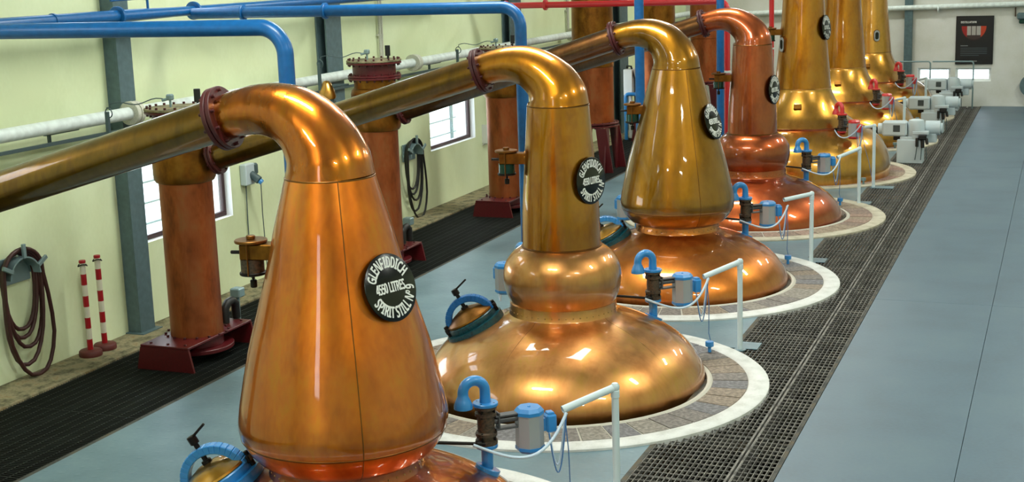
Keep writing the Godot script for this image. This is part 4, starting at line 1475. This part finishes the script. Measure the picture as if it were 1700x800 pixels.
func hose(at: Vector3, m: Material, label: String, r: float, h: float) -> void:
	var t := thing("hose", label, "hose", at, 0.0, "hoses on wall hooks")
	var b := MB.new()
	# saddle hook: half drum with prongs
	b.lathe([Vector2(0.20, 0), Vector2(0.215, 0.0), Vector2(0.215, 0.16), Vector2(0.20, 0.16), Vector2(0.20, 0.0)], Transform3D(Basis(Vector3(0, 0, 1), Vector3(1, 0, 0), Vector3(0, 1, 0)), Vector3(0.0, 0, 0)), 20, 0.1, PI - 0.1)
	b.box(Vector3(0.012, 0.08, 0), Vector3(0.02, 0.26, 0.42), 0.003)
	var hk := part(t, "hook", b, M.hook)
	for a in [0.5, PI / 2, PI - 0.5]:
		b = MB.new()
		var d := Vector3(0, sin(a), -cos(a))
		b.box(Vector3(0.16, 0, 0) + d * 0.27, Vector3(0.03, 0.14, 0.04), 0.004, Basis(Vector3(1, 0, 0), d, Vector3(1, 0, 0).cross(d)))
		part(hk, "prong", b, M.hook)
	# loops hanging over the drum, each a little longer
	var rng := RandomNumberGenerator.new()
	rng.seed = int(absf(at.z) * 10)
	b = MB.new()
	var pts := []
	var loops := 5
	for l in loops:
		var drop: float = [0.50, 0.58, 0.68, 0.84, 0.97][l] * h
		var wid: float = [0.22, 0.23, 0.26, 0.29, 0.36][l]
		var off: float = [0.0, 0.02, -0.03, 0.04, -0.08][l]
		for k in 28:
			var a := TAU * k / 28 + PI / 2
			var f := float(k) / 28
			var c := cos(a); var s := sin(a)
			var y := 0.235 + 0.02 * l * 0.4 if s > 0 else 0.0
			var py: float
			var pz: float
			if s >= 0:
				py = 0.24 * s + 0.012 * l
				pz = -c * (0.215 + 0.012 * l)
			else:
				py = s * drop
				var q: float = sqrt(maxf(0.0, c * c))
				pz = -signf(c) * lerpf(pow(q, 0.75), q, 0.3) * lerpf(0.215 + 0.012 * l, wid, minf(1.0, -s * 1.6)) + off * -s
			pts.append(Vector3(0.05 + 0.018 * l + 0.012 * f, py + 0.0 * y, pz))
	var sm := smooth3(pts, [], 0) if false else [pts, []]
	b.tube(pts, r * 0.62, 10)
	part(t, "coil", b, m)

func bollard(at: Vector3, label: String) -> void:
	var t := thing("striped_post", label, "post", at, 0.0, "striped barrier posts")
	var b := MB.new()
	b.lathe([Vector2(0, 0), Vector2(0.115, 0), Vector2(0.118, 0.01), Vector2(0.115, 0.05), Vector2(0.105, 0.06), Vector2(0.04, 0.065), Vector2(0, 0.065)], Transform3D.IDENTITY, 28)
	part(t, "foot", b, M.bollard_foot)
	var y := 0.06
	var hh := 0.113
	for k in 8:
		b = MB.new()
		b.cyl(Vector3(0, y, 0), Vector3(0, y + hh, 0), 0.029, 16, 0.0005)
		part(t, "band", b, M.bright_red if k % 2 == 0 else M.bollard_white)
		y += hh
	b = MB.new()
	b.cyl(Vector3(0, y, 0), Vector3(0, y + 0.03, 0), 0.034, 16)
	part(t, "cap", b, M.bright_red)
	b = MB.new()
	var ring := []
	for k in 12:
		var a := TAU * k / 12
		ring.append(Vector3(0.0, y - 0.02 + 0.0 * a, 0) + Vector3(0.045 * cos(a), 0.012 * sin(2 * a), 0.045 * sin(a)))
	b.tube(ring, 0.006, 6, false, true)
	part(t, "ring", b, M.dark_metal)

# ---------------------------------------------------------------- far end of the room
func build_far_end() -> void:
	var b := MB.new()
	b.box(Vector3(-3.64, 3.2, FAR_Z + 0.06), Vector3(0.19, 6.6, 0.12), 0.004)
	struct("column", b, M.column)
	var t := thing("end_wall_pipe", "white pipe running across the end wall above the poster", "pipe", Vector3(-3.0, 2.39, FAR_Z + 0.12))
	b = MB.new()
	b.cyl(Vector3(-6.0, -0.06, 0), Vector3(11.0, 0.24, 0), 0.062, 20)
	part(t, "pipe", b, M.pipe_white)
	b = MB.new()
	b.cyl(Vector3(0.04, 0.0, 0), Vector3(0.08, 0.0, 0), 0.085, 16)
	b.box(Vector3(0.06, 0, -0.06), Vector3(0.04, 0.2, 0.1), 0.004)
	part(t, "pipe_clip", b, M.pipe_white)
	poster()
	# emergency lamp fitting beside the pipe
	t = thing("wall_fitting", "grey-green fitting on brackets under the end wall pipe", "fitting", Vector3(-0.98, 2.12, FAR_Z + 0.1))
	b = MB.new()
	b.box(Vector3(0.05, 0.06, 0), Vector3(0.38, 0.16, 0.16), 0.03)
	part(t, "housing", b, M.column)
	b = MB.new()
	b.box(Vector3(0.05, -0.07, 0.01), Vector3(0.28, 0.09, 0.12), 0.02)
	part(t, "lens", b, M.green_glass)
	b = MB.new()
	b.box(Vector3(-0.18, 0.16, -0.04), Vector3(0.03, 0.22, 0.05), 0.004)
	part(t, "bracket", b, M.valve_brown)
	# hose reel disc
	t = thing("hose_reel", "round grey hose reel on the end wall beside the low windows", "hose reel", Vector3(-0.72, 0.52, FAR_Z + 0.1))
	b = MB.new()
	b.lathe([Vector2(0, 0), Vector2(0.27, 0), Vector2(0.28, 0.01), Vector2(0.28, 0.03), Vector2(0.1, 0.04), Vector2(0, 0.04)], Transform3D(Basis(Vector3(1, 0, 0), Vector3(0, 0, 1), Vector3(0, -1, 0)), Vector3(0, 0, 0.05)), 32)
	part(t, "drum", b, M.column)
	b = MB.new()
	b.box(Vector3(0, -0.3, -0.02), Vector3(0.3, 0.3, 0.05), 0.005)
	part(t, "back_plate", b, M.wall_far)
	# guard rail at the end of the grating
	t = thing("guard_rail", "pale blue tubular guard rail in front of the end wall windows", "railing", Vector3(-2.05, 0, -35.2))
	b = MB.new()
	b.tube(bend_path(Vector3(-0.95, 1.14, 0), Vector3(0, 1.14, 0), Vector3(0, 0, 0), 0.06), 0.018, 12)
	b.tube(bend_path(Vector3(-2.4, 1.14, 0), Vector3(-1.0, 1.14, 0), Vector3(-1.0, 0, 0), 0.06), 0.018, 12)
	part(t, "rail_tube", b, M.hook)
	b = MB.new()
	b.cyl(Vector3(-1.0, 0.55, 0), Vector3(0, 0.55, 0), 0.014, 10)
	part(t, "mid_rail", b, M.hook)
	# spirit pump sets
	var ml := ["pale grey pump set with motor box on the grating, beside the first wide-necked still", "pale grey pump set on the grating, middle one of three pump sets", "pale grey pump set on the grating, beside the guard rail"]
	for k in 3:
		pump(Vector3(-2.58, 0.0, [-25.98, -30.45, -34.78][k]), ml[k])

func pump(at: Vector3, label: String) -> void:
	var t := thing("pump_set", label, "pump", at, 0.0, "pump sets on the grating")
	var b := MB.new()
	b.box(Vector3(0.02, 0.22, 0), Vector3(0.46, 0.44, 0.34), 0.015)
	b.box(Vector3(0.02, 0.46, 0), Vector3(0.36, 0.06, 0.28), 0.01)
	part(t, "cabinet", b, M.machine)
	b = MB.new()
	b.box(Vector3(-0.26, 0.63, 0.02), Vector3(0.44, 0.27, 0.26), 0.03)
	b.cyl(Vector3(-0.56, 0.62, 0.02), Vector3(-0.46, 0.62, 0.02), 0.10, 20)
	var mt := part(t, "motor", b, M.machine)
	b = MB.new()
	b.box(Vector3(-0.22, 0.64, 0.155), Vector3(0.12, 0.12, 0.012), 0.004)
	part(mt, "display", b, M.machine_dark)
	b = MB.new()
	b.cyl(Vector3(-0.72, 0.62, 0.02), Vector3(-0.56, 0.62, 0.02), 0.03, 12)
	b.cyl(Vector3(-0.60, 0.55, 0.02), Vector3(-0.56, 0.55, 0.02), 0.05, 12)
	b.box(Vector3(-0.2, 0.47, 0.02), Vector3(0.16, 0.10, 0.16), 0.01)
	part(mt, "coupling", b, M.dark_metal)
	b = MB.new()
	b.lathe([Vector2(0, 0.42), Vector2(0.13, 0.42), Vector2(0.15, 0.45), Vector2(0.15, 0.72), Vector2(0.13, 0.78), Vector2(0.07, 0.80), Vector2(0, 0.80)], Transform3D(Basis.IDENTITY, Vector3(0.11, 0, 0)), 28)
	b.box(Vector3(0.2, 0.56, 0.06), Vector3(0.28, 0.06, 0.2), 0.01)
	part(t, "pump_head", b, M.machine)
	b = MB.new()
	b.cyl(Vector3(0.26, 0.62, -0.18), Vector3(0.52, 0.62, -0.18), 0.13, 22)
	b.cyl(Vector3(0.50, 0.62, -0.18), Vector3(0.56, 0.62, -0.18), 0.09, 18)
	b.box(Vector3(0.36, 0.44, -0.18), Vector3(0.2, 0.16, 0.18), 0.01)
	part(t, "side_motor", b, M.machine)
	b = MB.new()
	b.box(Vector3(0.24, 0.49, 0.16), Vector3(0.14, 0.10, 0.12), 0.02)
	b.cyl(Vector3(0.15, 0.48, 0.2), Vector3(0.15, 0.32, 0.21), 0.028, 10)
	b.cyl(Vector3(0.24, 0.44, 0.2), Vector3(0.25, 0.30, 0.21), 0.032, 10)
	b.cyl(Vector3(0.31, 0.47, 0.18), Vector3(0.33, 0.36, 0.2), 0.026, 10)
	part(t, "valve_cluster", b, M.black_rubber)
	for k in 3:
		b = MB.new()
		b.tube([Vector3(0.15 + k * 0.08, 0.32, 0.21), Vector3(0.14 + k * 0.09, 0.2, 0.24), Vector3(0.12 + k * 0.10, 0.08, 0.21)], 0.009, 6)
		part(t, "small_hose", b, M.rail_grey)

func poster() -> void:
	var t := thing("poster", "black information poster with red picture and lines of text on end wall", "poster", Vector3(-2.08, 1.03, FAR_Z))
	var b := MB.new()
	b.box(Vector3(0, 0.585, 0.02), Vector3(0.875, 1.17, 0.04), 0.004)
	part(t, "board", b, M.black)
	var im := Image.create(256, 342, false, Image.FORMAT_RGB8)
	im.fill(Color(0.015, 0.017, 0.025))
	# picture: red glow round a pale steel group
	for y in range(70, 175):
		for x in range(30, 215):
			var dx := (x - 122) / 92.0; var dy := (y - 72) / 100.0
			if dx * dx + dy * dy < 1.0:
				var edge := absf(dx)
				var c := Color(0.62, 0.60, 0.58)
				if edge > 0.52:
					c = Color(0.55, 0.08, 0.05) if dx < 0 else Color(0.68, 0.20, 0.06)
				elif fmod(x, 34.0) < 5.0 or dy > 0.62:
					c = Color(0.20, 0.14, 0.13)
				if dx * dx + dy * dy > 0.86:
					c = Color(0.14, 0.04, 0.04)
				im.set_pixel(x, y, c)
	for k in 5:
		im.fill_rect(Rect2i(32, 226 + k * 13, 186 if k < 4 else 130, 5), Color(0.24, 0.28, 0.30))
	im.fill_rect(Rect2i(32, 208, 52, 6), Color(0.42, 0.45, 0.46))
	im.fill_rect(Rect2i(96, 318, 54, 9), Color(0.45, 0.46, 0.44))
	var q := QuadMesh.new()
	q.size = Vector2(0.855, 1.15)
	var m := mat(Color.WHITE, 0.35)
	m.albedo_texture = ImageTexture.create_from_image(im)
	var o := part_mesh(t, "print", q, m)
	o.position = Vector3(0, 0.585, 0.0412)
	var place := func(f: float) -> Transform3D:
		return Transform3D(Basis.IDENTITY, Vector3(-0.33 + f * 0.37, 1.02, 0.0415))
	text_on(t, "DISTILLATION", place, 0.065, 0.72, "title")
